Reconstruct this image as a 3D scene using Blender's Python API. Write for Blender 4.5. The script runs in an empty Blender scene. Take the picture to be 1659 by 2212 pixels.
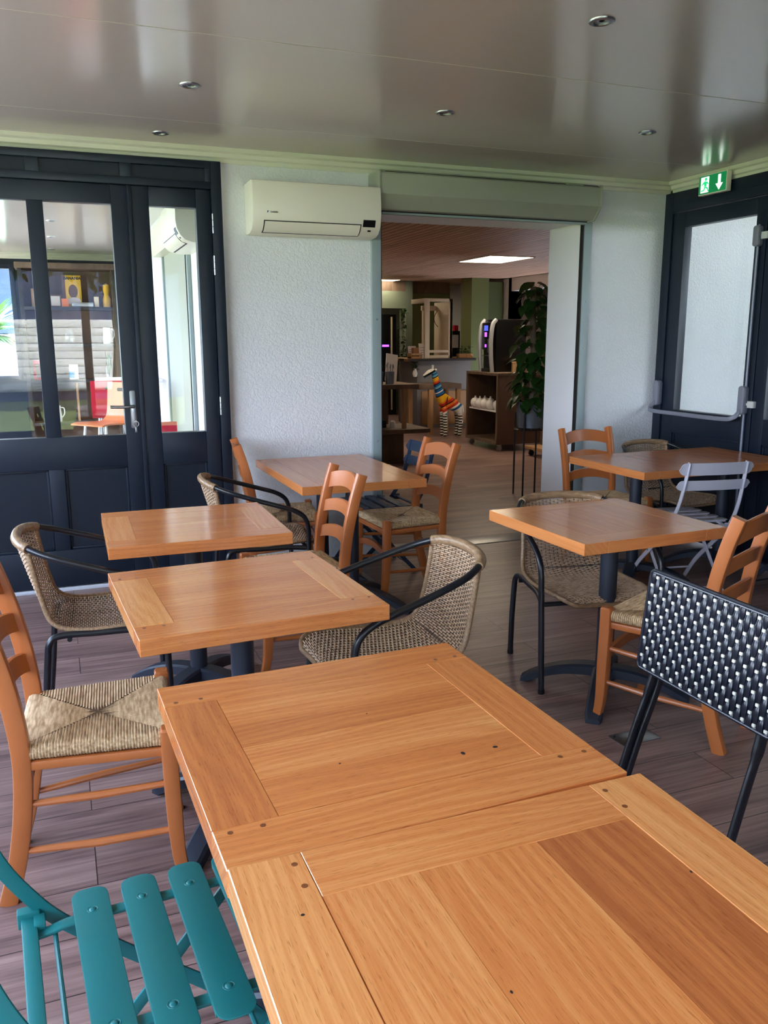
import bpy, bmesh, math, random
from mathutils import Vector, Matrix, noise
random.seed(7)
scene = bpy.context.scene
COL = scene.collection
PI = math.pi
R = math.radians

# ------------------------------------------------------------------ helpers
def lin(r, g, b):
    f = lambda c: c / 12.92 if c <= .04045 else ((c + .055) / 1.055) ** 2.4
    return (f(r / 255), f(g / 255), f(b / 255), 1.0)

def lerp(a, b, t):
    return a + (b - a) * t

def catmull(pts, k=6):
    P = [Vector(p) for p in pts]
    Q = [P[0] * 2 - P[1]] + P + [P[-1] * 2 - P[-2]]
    out = []
    for i in range(1, len(Q) - 2):
        a, b, c, d = Q[i - 1], Q[i], Q[i + 1], Q[i + 2]
        for j in range(k):
            t = j / k
            out.append(.5 * ((2 * b) + (c - a) * t + (2 * a - 5 * b + 4 * c - d) * t * t + (3 * b - a - 3 * c + d) * t ** 3))
    out.append(P[-1])
    return out

def circ(r, n):
    return [(r * math.cos(2 * PI * i / n), r * math.sin(2 * PI * i / n)) for i in range(n)]

def rrect(w, h, c, k=2):
    """rounded rectangle outline, width w, height h, corner radius c"""
    out = []
    for cx, cy, a0 in ((w / 2 - c, h / 2 - c, 0), (-w / 2 + c, h / 2 - c, 90), (-w / 2 + c, -h / 2 + c, 180), (w / 2 - c, -h / 2 + c, 270)):
        for i in range(k + 1):
            a = R(a0 + 90 * i / k)
            out.append((cx + c * math.cos(a), cy + c * math.sin(a)))
    return out

class MB:
    """collects geometry and links it as ONE mesh object"""
    def __init__(s):
        s.v, s.f, s.mi, s.uv, s.t = [], [], [], [], []
        s.has_uv = False

    def add(s, verts, faces, mi=0, uvs=None, tint=.5, M=None):
        o = len(s.v)
        s.v += [tuple(M @ Vector(v)) if M else tuple(v) for v in verts]
        for k, f in enumerate(faces):
            s.f.append([i + o for i in f]); s.mi.append(mi); s.t.append(tint)
            if uvs:
                s.uv.append(uvs[k]); s.has_uv = True
            else:
                s.uv.append([(0, 0)] * len(f))
        return s

    def bm(s, b, mi=0, M=None, tint=.5, uvf=None):
        b.verts.index_update()
        vs = [v.co.copy() for v in b.verts]
        fs = [[v.index for v in f.verts] for f in b.faces]
        uvs = None
        if uvf:
            b.normal_update()
            uvs = [[uvf(v.co, f.normal) for v in f.verts] for f in b.faces]
        b.free()
        return s.add(vs, fs, mi, uvs, tint, M)

    def box(s, x0, x1, y0, y1, z0, z1, bev=0, mi=0, seg=2, M=None, tint=.5, uvf=None):
        b = bmesh.new()
        bmesh.ops.create_cube(b, size=1)
        for v in b.verts:
            v.co = Vector((lerp(x0, x1, v.co.x + .5), lerp(y0, y1, v.co.y + .5), lerp(z0, z1, v.co.z + .5)))
        if bev:
            bmesh.ops.bevel(b, geom=list(b.edges), offset=bev, segments=seg, profile=.6, affect='EDGES')
        return s.bm(b, mi, M, tint, uvf)

    def sweep(s, pts, prof, up=None, closed=False, caps=True, mi=0, scale=None, M=None, pclosed=True):
        P = [Vector(p) for p in pts]
        n, k = len(P), len(prof)
        T = []
        for i in range(n):
            if closed:
                d = P[(i + 1) % n] - P[i - 1]
            else:
                d = P[min(i + 1, n - 1)] - P[max(i - 1, 0)]
            T.append(d.normalized())
        if up is None:
            u = Vector((0, 0, 1)) if abs(T[0].z) < .9 else Vector((1, 0, 0))
            X = T[0].cross(u).normalized()
        verts = []
        for i in range(n):
            if up is not None:
                X = T[i].cross(Vector(up)).normalized()
                Y = X.cross(T[i]).normalized()
            else:
                X = (X - T[i] * X.dot(T[i])).normalized()
                Y = X.cross(T[i]).normalized()
            sc = scale[i] if scale else 1
            for (a, b) in prof:
                verts.append(P[i] + X * (a * sc) + Y * (b * sc))
        faces = []
        for i in range(n if closed else n - 1):
            j = (i + 1) % n
            for q in range(k if pclosed else k - 1):
                r = (q + 1) % k
                faces.append([i * k + q, i * k + r, j * k + r, j * k + q])
        if caps and not closed:
            faces.append([q for q in range(k)])
            faces.append([(n - 1) * k + q for q in reversed(range(k))])
        return s.add(verts, faces, mi, None, .5, M)

    def tube(s, pts, r, n=8, closed=False, caps=True, mi=0, M=None):
        if isinstance(r, (list, tuple)):
            return s.sweep(pts, circ(1, n), None, closed, caps, mi, list(r), M)
        return s.sweep(pts, circ(r, n), None, closed, caps, mi, None, M)

    def lathe(s, prof, c=(0, 0, 0), n=24, mi=0, M=None):
        verts, faces = [], []
        k = len(prof)
        for i in range(n):
            a = 2 * PI * i / n
            for (r, z) in prof:
                verts.append((c[0] + r * math.cos(a), c[1] + r * math.sin(a), c[2] + z))
        for i in range(n):
            j = (i + 1) % n
            for q in range(k - 1):
                faces.append([i * k + q, j * k + q, j * k + q + 1, i * k + q + 1])
        if prof[0][0] > 1e-5:
            faces.append([i * k for i in reversed(range(n))])
        if prof[-1][0] > 1e-5:
            faces.append([i * k + k - 1 for i in range(n)])
        return s.add(verts, faces, mi, None, .5, M)

    def prism(s, poly, h0, h1, M=None, mi=0, bev=0):
        n = len(poly)
        b = bmesh.new()
        lo = [b.verts.new((x, y, h0)) for x, y in poly]
        hi = [b.verts.new((x, y, h1)) for x, y in poly]
        b.faces.new(list(reversed(lo))); b.faces.new(hi)
        for i in range(n):
            j = (i + 1) % n
            b.faces.new([lo[i], lo[j], hi[j], hi[i]])
        bmesh.ops.recalc_face_normals(b, faces=list(b.faces))
        if bev:
            es = [e for e in b.edges if abs(e.verts[0].co.z - e.verts[1].co.z) < 1e-6]
            bmesh.ops.bevel(b, geom=es, offset=bev, segments=2, profile=.6, affect='EDGES')
        return s.bm(b, mi, M)

    def ball(s, c, r, mi=0, sub=2, sc=(1, 1, 1)):
        b = bmesh.new()
        bmesh.ops.create_icosphere(b, subdivisions=sub, radius=1)
        for v in b.verts:
            v.co = Vector((c[0] + v.co.x * r * sc[0], c[1] + v.co.y * r * sc[1], c[2] + v.co.z * r * sc[2]))
        return s.bm(b, mi)

    def build(s, name, mats, parent=None, ang=38, recalc=True):
        me = bpy.data.meshes.new(name)
        me.from_pydata(s.v, [], s.f)
        mats = mats if isinstance(mats, (list, tuple)) else [mats]
        for m in mats:
            me.materials.append(m)
        if len(mats) > 1:
            me.polygons.foreach_set('material_index', s.mi)
        me.polygons.foreach_set('use_smooth', [True] * len(s.f))
        if s.has_uv:
            l = me.uv_layers.new(name='grain')
            l.data.foreach_set('uv', [c for f in s.uv for p in f for c in p])
            a = me.attributes.new('tint', 'FLOAT', 'FACE')
            a.data.foreach_set('value', s.t)
        if recalc:
            b = bmesh.new(); b.from_mesh(me)
            bmesh.ops.recalc_face_normals(b, faces=list(b.faces))
            b.to_mesh(me); b.free()
        me.set_sharp_from_angle(angle=R(ang))
        me.update()
        o = bpy.data.objects.new(name, me)
        COL.objects.link(o)
        if parent:
            o.parent = parent
        return o

def tag(o, label=None, cat=None, group=None, kind=None):
    if label: o['label'] = label
    if cat: o['category'] = cat
    if group: o['group'] = group
    if kind: o['kind'] = kind
    return o

def thing(name, label, cat, loc=(0, 0, 0), rz=0, group=None, kind=None):
    o = bpy.data.objects.new(name, None)
    o.empty_display_size = .1
    COL.objects.link(o)
    o.location = loc; o.rotation_euler = (0, 0, R(rz))
    return tag(o, label, cat, group, kind)

def dup(root, loc, rz, label=None, group=None, matmap=None):
    def cp(o, parent):
        c = o.copy(); COL.objects.link(c); c.parent = parent
        if matmap and c.type == 'MESH':
            for sl in c.material_slots:
                if sl.material in matmap:
                    new = matmap[sl.material]
                    sl.link = 'OBJECT'; sl.material = new
        for ch in o.children:
            cp(ch, c)
        return c
    r = cp(root, None)
    r.location = loc; r.rotation_euler = (0, 0, R(rz))
    if label: r['label'] = label
    if group: r['group'] = group
    return r

# ------------------------------------------------------------------ materials
def nodes(name):
    m = bpy.data.materials.new(name); m.use_nodes = True
    nt = m.node_tree
    return m, nt, nt.nodes['Principled BSDF']

def N(nt, typ, **kw):
    n = nt.nodes.new(typ)
    for k, v in kw.items():
        if k.startswith('i_'):
            n.inputs[k[2:].replace('_', ' ')].default_value = v
        else:
            setattr(n, k, v)
    return n

def L(nt, a, ao, b, bi):
    nt.links.new(a.outputs[ao], b.inputs[bi])

def flat(name, col, rough=.5, metal=0, spec=.5, coat=0, bump=0, bscale=200, var=0, vscale=8, emit=None, estr=0):
    m, nt, p = nodes(name)
    p.inputs['Base Color'].default_value = col
    p.inputs['Roughness'].default_value = rough
    p.inputs['Metallic'].default_value = metal
    p.inputs['Specular IOR Level'].default_value = spec
    if coat:
        p.inputs['Coat Weight'].default_value = coat
        p.inputs['Coat Roughness'].default_value = .12
    tc = None
    if bump or var:
        tc = N(nt, 'ShaderNodeTexCoord')
    if bump:
        nz = N(nt, 'ShaderNodeTexNoise', i_Scale=bscale, i_Detail=3)
        L(nt, tc, 'Object', nz, 'Vector')
        bp = N(nt, 'ShaderNodeBump', i_Strength=bump, i_Distance=.002)
        L(nt, nz, 'Fac', bp, 'Height'); L(nt, bp, 'Normal', p, 'Normal')
    if var:
        nz = N(nt, 'ShaderNodeTexNoise', i_Scale=vscale, i_Detail=4)
        L(nt, tc, 'Object', nz, 'Vector')
        mx = N(nt, 'ShaderNodeMix', data_type='RGBA', blend_type='MIX')
        c2 = tuple(c * (1 - var) for c in col[:3]) + (1,)
        c1 = tuple(min(1, c * (1 + var)) for c in col[:3]) + (1,)
        mx.inputs[6].default_value = c2; mx.inputs[7].default_value = c1
        L(nt, nz, 'Fac', mx, 0); nt.links.new(mx.outputs[2], p.inputs['Base Color'])
    if emit:
        p.inputs['Emission Color'].default_value = emit
        p.inputs['Emission Strength'].default_value = estr
    return m

def ramp(nt, stops, interp='LINEAR'):
    r = N(nt, 'ShaderNodeValToRGB')
    r.color_ramp.interpolation = interp
    e = r.color_ramp.elements
    while len(e) < len(stops):
        e.new(.5)
    for el, (pos, c) in zip(e, stops):
        el.position = pos; el.color = c
    return r

def wood_grain(name, light, mid, dark, rough=.3, coord='UV', scale=(1.0, 1.0), coat=0, pores=.62, spec=.5, contrast=1):
    """oak-like boards: coord u runs along the grain, v across (metres)"""
    m, nt, p = nodes(name)
    tc = N(nt, 'ShaderNodeTexCoord')
    base = N(nt, 'ShaderNodeMapping')
    L(nt, tc, coord, base, 'Vector')
    def mapped(sx, sy, sz=1):
        mp = N(nt, 'ShaderNodeMapping'); mp.inputs['Scale'].default_value = (sx, sy, sz)
        L(nt, tc, coord, mp, 'Vector'); return mp
    # broad warp that bends the rings into cathedral shapes
    w = N(nt, 'ShaderNodeTexNoise', i_Scale=1, i_Detail=2, i_Distortion=.3)
    L(nt, mapped(1.1 * scale[0], 6 * scale[1], 6), 0, w, 'Vector')
    wv = N(nt, 'ShaderNodeTexWave', wave_type='BANDS', bands_direction='Y', i_Scale=1, i_Distortion=0, i_Detail=2)
    addv = N(nt, 'ShaderNodeVectorMath', operation='MULTIPLY_ADD')
    mp = mapped(.35 * scale[0], 14 * scale[1], 14)
    L(nt, w, 'Fac', addv, 0); addv.inputs[1].default_value = (0, 2.6, 0); L(nt, mp, 0, addv, 2)
    L(nt, addv, 0, wv, 'Vector')
    fine = N(nt, 'ShaderNodeTexNoise', i_Scale=1, i_Detail=4, i_Roughness=.6)
    L(nt, mapped(6 * scale[0], 240 * scale[1], 240), 0, fine, 'Vector')
    blot = N(nt, 'ShaderNodeTexNoise', i_Scale=1, i_Detail=3)
    L(nt, mapped(1.3 * scale[0], 20 * scale[1], 20), 0, blot, 'Vector')
    a1 = N(nt, 'ShaderNodeMath', operation='MULTIPLY'); a1.inputs[1].default_value = .10
    L(nt, wv, 'Fac', a1, 0)
    a2 = N(nt, 'ShaderNodeMath', operation='MULTIPLY_ADD'); a2.inputs[1].default_value = .42
    L(nt, fine, 'Fac', a2, 0); L(nt, a1, 0, a2, 2)
    a3 = N(nt, 'ShaderNodeMath', operation='MULTIPLY_ADD'); a3.inputs[1].default_value = .40
    L(nt, blot, 'Fac', a3, 0); L(nt, a2, 0, a3, 2)
    at = N(nt, 'ShaderNodeAttribute', attribute_name='tint')
    a4 = N(nt, 'ShaderNodeMath', operation='MULTIPLY_ADD'); a4.inputs[1].default_value = .55
    L(nt, at, 'Fac', a4, 0); L(nt, a3, 0, a4, 2)
    r = ramp(nt, [(.68 - .30 / contrast, light), (.68, mid), (.68 + .32 / contrast, dark)])
    L(nt, a4, 0, r, 0)
    # open pores: short dark dashes along the grain
    po = N(nt, 'ShaderNodeTexNoise', i_Scale=1, i_Detail=2)
    L(nt, mapped(34 * scale[0], 640 * scale[1], 640), 0, po, 'Vector')
    pr = ramp(nt, [(.60, (0, 0, 0, 1)), (.70, (1, 1, 1, 1))])
    L(nt, po, 'Fac', pr, 0)
    pm = N(nt, 'ShaderNodeMath', operation='MULTIPLY'); pm.inputs[1].default_value = pores
    L(nt, pr, 0, pm, 0)
    mx = N(nt, 'ShaderNodeMix', data_type='RGBA', blend_type='MULTIPLY')
    mx.inputs[7].default_value = (.42, .33, .26, 1)
    L(nt, pm, 0, mx, 0); L(nt, r, 0, mx, 6)
    nt.links.new(mx.outputs[2], p.inputs['Base Color'])
    p.inputs['Roughness'].default_value = rough
    p.inputs['Specular IOR Level'].default_value = spec
    if coat:
        p.inputs['Coat Weight'].default_value = coat; p.inputs['Coat Roughness'].default_value = .1
    return m

def planks(name, cols, row=.19, length=1.28, rough=.42, grain=(3, 70), seam=.0016, seam_col=(.02, .015, .012, 1), contrast=.5, bump=.2, swap=False):
    """long boards laid along object X, joints staggered"""
    m, nt, p = nodes(name)
    tc0 = N(nt, 'ShaderNodeTexCoord')
    tc = N(nt, 'ShaderNodeMapping'); L(nt, tc0, 'Object', tc, 'Vector')
    if swap: tc.inputs['Rotation'].default_value = (0, 0, R(90))
    br = N(nt, 'ShaderNodeTexBrick', offset=.37, offset_frequency=2)
    br.inputs['Scale'].default_value = 1
    br.inputs['Mortar Size'].default_value = seam
    br.inputs['Mortar Smooth'].default_value = 0
    br.inputs['Brick Width'].default_value = length
    br.inputs['Row Height'].default_value = row
    br.inputs['Color1'].default_value = (0, 0, 0, 1); br.inputs['Color2'].default_value = (1, 1, 1, 1)
    br.inputs['Mortar'].default_value = (.5, .5, .5, 1)
    L(nt, tc, 0, br, 'Vector')
    # offset grain per board
    off = N(nt, 'ShaderNodeVectorMath', operation='MULTIPLY_ADD')
    off.inputs[1].default_value = (7.3, 3.1, 0)
    L(nt, br, 'Color', off, 0); L(nt, tc, 0, off, 2)
    mp = N(nt, 'ShaderNodeMapping'); mp.inputs['Scale'].default_value = (grain[0], grain[1], 1)
    L(nt, off, 0, mp, 'Vector')
    n1 = N(nt, 'ShaderNodeTexNoise', i_Scale=1, i_Detail=6, i_Roughness=.62, i_Distortion=.4)
    L(nt, mp, 0, n1, 'Vector')
    mp2 = N(nt, 'ShaderNodeMapping'); mp2.inputs['Scale'].default_value = (grain[0] * .45, grain[1] * .16, 1)
    L(nt, off, 0, mp2, 'Vector')
    n2 = N(nt, 'ShaderNodeTexNoise', i_Scale=1, i_Detail=3, i_Distortion=.8)
    L(nt, mp2, 0, n2, 'Vector')
    a = N(nt, 'ShaderNodeMath', operation='MULTIPLY'); a.inputs[1].default_value = .55
    L(nt, n1, 'Fac', a, 0)
    b = N(nt, 'ShaderNodeMath', operation='MULTIPLY_ADD'); b.inputs[1].default_value = .45
    L(nt, n2, 'Fac', b, 0); L(nt, a, 0, b, 2)
    sep = N(nt, 'ShaderNodeSeparateColor'); L(nt, br, 'Color', sep, 0)
    c = N(nt, 'ShaderNodeMath', operation='MULTIPLY_ADD'); c.inputs[1].default_value = .07
    L(nt, sep, 0, c, 0); L(nt, b, 0, c, 2)
    r = ramp(nt, [(.57 - contrast * .32, cols[2]), (.57, cols[1]), (.57 + contrast * .3, cols[0])])
    L(nt, c, 0, r, 0)
    mx = N(nt, 'ShaderNodeMix', data_type='RGBA', blend_type='MIX')
    mx.inputs[7].default_value = seam_col
    L(nt, br, 'Fac', mx, 0); L(nt, r, 0, mx, 6)
    nt.links.new(mx.outputs[2], p.inputs['Base Color'])
    p.inputs['Roughness'].default_value = rough
    bp = N(nt, 'ShaderNodeBump', i_Strength=bump, i_Distance=.001)
    L(nt, n1, 'Fac', bp, 'Height'); L(nt, bp, 'Normal', p, 'Normal')
    return m

def stucco(name, col, strength=.6):
    m, nt, p = nodes(name)
    tc = N(nt, 'ShaderNodeTexCoord')
    n1 = N(nt, 'ShaderNodeTexNoise', i_Scale=58, i_Detail=4, i_Roughness=.55, i_Distortion=.7)
    L(nt, tc, 'Object', n1, 'Vector')
    n2 = N(nt, 'ShaderNodeTexVoronoi', feature='SMOOTH_F1', i_Scale=84)
    L(nt, tc, 'Object', n2, 'Vector')
    r = ramp(nt, [(.40, (0, 0, 0, 1)), (.58, (1, 1, 1, 1))])
    L(nt, n1, 'Fac', r, 0)
    a = N(nt, 'ShaderNodeMath', operation='MULTIPLY_ADD'); a.inputs[1].default_value = .5
    L(nt, n2, 'Distance', a, 0); L(nt, r, 0, a, 2)
    bp = N(nt, 'ShaderNodeBump', i_Strength=strength, i_Distance=.0035)
    L(nt, a, 0, bp, 'Height'); L(nt, bp, 'Normal', p, 'Normal')
    p.inputs['Base Color'].default_value = col
    p.inputs['Roughness'].default_value = .7
    return m

def glass(name, tint=(.97, .985, .98, 1), base=.045):
    m = bpy.data.materials.new(name); m.use_nodes = True
    nt = m.node_tree; nt.nodes.clear()
    out = N(nt, 'ShaderNodeOutputMaterial')
    lw = N(nt, 'ShaderNodeLayerWeight'); lw.inputs['Blend'].default_value = .5
    pw = N(nt, 'ShaderNodeMath', operation='POWER'); pw.inputs[1].default_value = 5
    L(nt, lw, 'Facing', pw, 0)
    ma = N(nt, 'ShaderNodeMath', operation='MULTIPLY_ADD', use_clamp=True)
    ma.inputs[1].default_value = .9; ma.inputs[2].default_value = base
    L(nt, pw, 0, ma, 0)
    tr = N(nt, 'ShaderNodeBsdfTransparent'); tr.inputs['Color'].default_value = tint
    gl = N(nt, 'ShaderNodeBsdfGlossy'); gl.inputs['Roughness'].default_value = 0
    mx = N(nt, 'ShaderNodeMixShader')
    L(nt, ma, 0, mx, 0); L(nt, tr, 0, mx, 1); L(nt, gl, 0, mx, 2)
    L(nt, mx, 0, out, 'Surface')
    return m

def wicker_mat(name, c1, c2, rough=.38):
    m, nt, p = nodes(name)
    tc = N(nt, 'ShaderNodeTexCoord')
    nz = N(nt, 'ShaderNodeTexNoise', i_Scale=60, i_Detail=3)
    mp = N(nt, 'ShaderNodeMapping'); mp.inputs['Scale'].default_value = (.35, 2.2, 2.2)
    L(nt, tc, 'Object', mp, 'Vector'); L(nt, mp, 0, nz, 'Vector')
    r = ramp(nt, [(.32, c1), (.68, c2)])
    L(nt, nz, 'Fac', r, 0); L(nt, r, 0, p, 'Base Color')
    p.inputs['Roughness'].default_value = rough
    return m

M = {}
M['oak'] = wood_grain('oak_tabletop', lin(238, 168, 100), lin(214, 130, 68), lin(176, 98, 50), rough=.25, coat=.25)
M['oak_plain'] = wood_grain('oak_tabletop_even', lin(232, 158, 94), lin(210, 130, 72), lin(184, 106, 58), rough=.25, coat=.25, pores=.2, contrast=.7)
M['oak_peg'] = flat('oak_peg', lin(128, 72, 36), .4)
M['oak_dark'] = flat('oak_crack', lin(34, 18, 8), .8)
M['beech'] = flat('beech_varnish', lin(184, 106, 54), .34, 0, .5, .2, var=.10, vscale=16)
M['rush'] = wicker_mat('rush_cord', lin(164, 128, 88), lin(228, 198, 154), .62)
M['rush_dark'] = flat('rush_core', lin(92, 66, 36), .9)
M['wicker'] = wicker_mat('wicker_strand', lin(160, 128, 98), lin(222, 192, 160), .4)
M['wicker_warp'] = flat('wicker_warp', lin(70, 54, 38), .6)
M['wrap'] = wicker_mat('wicker_wrap', lin(124, 96, 68), lin(172, 140, 106), .35)
M['black_metal'] = flat('black_metal', lin(20, 22, 28), .32, 0, .6)
M['iron'] = flat('cast_iron_paint', lin(36, 42, 54), .45, bump=.05, bscale=300)
M['teal'] = flat('teal_enamel', lin(26, 112, 112), .36, 0, .45)
M['slate'] = flat('slate_blue_enamel', lin(46, 60, 82), .45)
M['dark_slat'] = flat('charcoal_enamel', lin(34, 38, 48), .35)
M['pale_grey'] = flat('pale_grey_enamel', lin(196, 194, 204), .42)
M['vinyl'] = flat('black_vinyl_weave', lin(18, 22, 34), .28, 0, .6)
M['knot'] = flat('white_weave_knot', lin(236, 232, 214), .4)
M['navy'] = flat('navy_door_paint', lin(17, 29, 44), .40, 0, .45)
M['navy_in'] = flat('navy_panel_paint', lin(16, 27, 41), .48, 0, .4)
M['silver'] = flat('silver_plastic', lin(196, 198, 204), .3, .35)
M['steel'] = flat('brushed_steel', lin(176, 178, 182), .28, 1)
M['floor'] = planks('vinyl_plank_floor', (lin(172, 141, 130), lin(142, 113, 104), lin(100, 76, 71)), row=.203, length=1.28, rough=.36, grain=(2.2, 60))
M['stucco'] = stucco('white_stucco', lin(232, 234, 237), .55)
M['white'] = flat('white_paint', lin(238, 238, 240), .6)
M['cornice'] = flat('cream_trim', lin(222, 222, 204), .4)
M['ceiling'] = flat('grey_lacquer_ceiling', lin(194, 183, 182), .17, 0, .95)
M['joint'] = flat('ceiling_joint', lin(196, 190, 180), .35)
M['plastic'] = flat('white_plastic', lin(242, 238, 222), .35)
M['dark'] = flat('dark_seam', lin(24, 24, 24), .6)
M['black'] = flat('black_plastic', lin(12, 12, 14), .3)
M['shutter'] = flat('grey_green_metal', lin(160, 164, 150), .45)
M['guide'] = flat('shutter_guide_metal', lin(150, 164, 166), .4)
M['glass'] = glass('window_glass')
M['glass_door'] = glass('door_glass', base=.03)
M['grey_plastic'] = flat('grey_plastic', lin(126, 128, 140), .4)
M['green_sign'] = flat('sign_green', lin(10, 96, 52), .4, emit=lin(10, 110, 60), estr=.25)
M['white_sign'] = flat('sign_white', lin(230, 240, 232), .4, emit=lin(220, 240, 225), estr=.5)
M['grass'] = flat('lawn_grass', lin(108, 122, 66), .9, var=.3, vscale=1.5)
M['leaf'] = flat('green_leaf', lin(38, 74, 28), .35, var=.35, vscale=14)
M['leaf_light'] = flat('palm_leaf', lin(120, 160, 90), .5, var=.25, vscale=6)
M['bark'] = flat('bark', lin(120, 104, 86), .9, var=.3, vscale=20)
M['soil'] = flat('soil', lin(46, 36, 28), .95)
M['zinc'] = flat('galvanised_zinc', lin(116, 124, 136), .42, .55, var=.25, vscale=24)
M['reclaimed'] = planks('reclaimed_board', (lin(128, 100, 78), lin(98, 74, 56), lin(60, 44, 34)), row=.14, length=1.6, rough=.6, contrast=.7)
M['grey_wood'] = planks('weathered_grey_board', (lin(140, 118, 98), lin(110, 90, 74), lin(74, 60, 50)), row=.16, length=1.9, rough=.55, contrast=.6)
M['pine'] = planks('pale_pine_board', (lin(206, 168, 122), lin(180, 140, 98), lin(140, 104, 70)), row=.2, length=1.8, rough=.55, contrast=.6)
M['slats_ceiling'] = planks('brown_slat_ceiling', (lin(232, 196, 168), lin(212, 170, 142), lin(156, 116, 92)), row=.085, length=3.2, rough=.55, grain=(2, 60), seam=.006, seam_col=lin(40, 25, 18), contrast=.8, swap=True)
M['sage'] = flat('sage_green_paint', lin(112, 122, 76), .6)
M['grey_green'] = flat('grey_green_paint', lin(112, 122, 104), .6)
M['concrete'] = flat('concrete_panel', lin(128, 126, 128), .7, var=.12, vscale=5)
M['cream'] = flat('cream_paint', lin(206, 192, 168), .55)
M['ceramic'] = flat('white_ceramic', lin(236, 234, 230), .2)
M['paper'] = flat('paper', lin(214, 206, 202), .8)
M['red'] = flat('red_lacquer', lin(196, 28, 52), .4)
M['orange'] = flat('orange_lacquer', lin(206, 112, 58), .4)
M['yellow'] = flat('yellow_print', lin(214, 168, 52), .5)
M['brown_print'] = flat('brown_print', lin(96, 62, 40), .5)
M['blue_print'] = flat('blue_print', lin(64, 132, 170), .5)
M['siding'] = flat('blue_siding', lin(58, 76, 112), .6)
M['lamp'] = flat('lit_diffuser', lin(255, 244, 224), .5, emit=lin(255, 238, 208), estr=5)
M['lens'] = flat('spot_lens', lin(120, 120, 120), .15)
M['purple'] = flat('lit_purple_display', lin(60, 20, 90), .3, emit=lin(130, 60, 220), estr=1.2)
M['terracotta'] = flat('warm_glow_glass', lin(210, 110, 90), .3, emit=lin(240, 120, 90), estr=.6)
M['clear'] = glass('clear_glassware', (.95, .97, .96, 1), .06)

# ------------------------------------------------------------------ the setting
YB = 5.276          # face of the white back wall
XR = 4.30           # face of the right wall
ZC = 2.60           # ceiling

def struct(name, mb, mats, label=None, cat=None, parent=None, ang=38):
    o = mb.build(name, mats, parent, ang)
    if parent is None:
        tag(o, label, cat, None, 'structure')
    return o

struct('floor', MB().box(-2.2, 7.5, -2.2, 16.8, -.08, 0), M['floor'], 'brown vinyl plank floor running through the room and the cafe behind', 'floor')
tag(MB().box(2.03, 3.555, 5.355, 5.57, 0, .004, .0015).build('threshold_strip', flat('threshold_metal', lin(150, 150, 152), .35, .8)),
    'metal threshold strip on the floor under the wide wall opening', 'threshold')

# ceiling of grey lacquered panels with light joints
c = struct('ceiling', MB().box(-2.2, XR + .2, -2.2, YB, ZC, ZC + .1).box(-2.2, 1.3, YB, 12.4, ZC, ZC + .1), M['ceiling'], 'glossy grey panelled ceiling of the veranda', 'ceiling')
for y in (.77, 2.07, 3.38):
    MB().box(-2.1, XR, y - .0022, y + .0022, ZC - .0012, ZC + .01).build('panel_joint', M['joint'], c)
MB().box(-2.1, XR, 4.69 - .001, 4.69 + .001, ZC - .0008, ZC + .01).build('panel_joint', M['joint'], c)

# white stucco facade with the wide opening
w = MB()
w.box(1.0, 2.018, YB, YB + .41, 0, ZC + .3)
w.box(3.56, 9.0, YB, YB + .41, 0, ZC + .3)
w.box(2.018, 3.56, YB, YB + .41, 2.30, ZC + .3)
struct('wall_back', w, M['stucco'], 'white stucco wall with the wide opening to the cafe', 'wall')
# smooth white lining of the opening
w = MB()
w.box(3.552, 3.562, YB + .012, YB + .411, 0, 2.30)
w.box(2.016, 2.026, YB + .012, YB + .411, 0, 2.30)
w.box(2.02, 3.56, YB + .012, YB + .411, 2.290, 2.302)
struct('trim_1', w, M['white'], 'smooth white lining of the wide opening in the stucco wall', 'trim')
struct('wall_annex_side', MB().box(1.0, 1.3, YB + .41, 12.4, 0, ZC + .3), M['stucco'], 'white stucco side wall seen through the narrow door pane', 'wall')
struct('trim_2', MB().box(.998, 1.012, YB - .006, YB + .002, 0, 2.52, .002), M['white'], 'thin white edge bead between the navy doors and the stucco wall', 'trim')

# right and hidden walls
w = MB()
w.box(XR, XR + .12, -2.2, 3.30, 0, ZC)
w.box(XR, XR + .12, 3.30, YB, 2.52, ZC)
struct('wall_right', w, M['navy'], 'navy right wall that holds the exit door', 'wall')

def cornice(name, pts, label):
    prof = [(0, 0), (.052, 0), (.052, -.022), (.034, -.030), (.030, -.052), (.016, -.060), (.012, -.080), (0, -.080)]
    m = MB()
    m.sweep(pts, prof, (0, 0, 1), caps=True)
    return struct(name, m, M['cornice'], label, 'trim')
cornice('trim_3', [(-2.0, YB, ZC), (XR, YB, ZC)], 'cream cornice along the top of the back wall')
cornice('trim_4', [(XR, YB - .052, ZC), (XR, -2.0, ZC)], 'cream cornice along the top of the right wall')

# ---- navy glazed door wall on the left
def frame_rect(m, x0, x1, z0, z1, sl, sr, sb, st, y0, y1, bev=.004, ax='x'):
    """four bars round a rectangle in the x-z plane (ax='x') or y-z plane (ax='y')"""
    def bx(a0, a1, c0, c1):
        if ax == 'x': m.box(a0, a1, y0, y1, c0, c1, bev)
        else: m.box(y0, y1, a0, a1, c0, c1, bev)
    bx(x0, x0 + sl, z0, z1); bx(x1 - sr, x1, z0, z1)
    bx(x0 + sl, x1 - sr, z0, z0 + sb); bx(x0 + sl, x1 - sr, z1 - st, z1)

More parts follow.
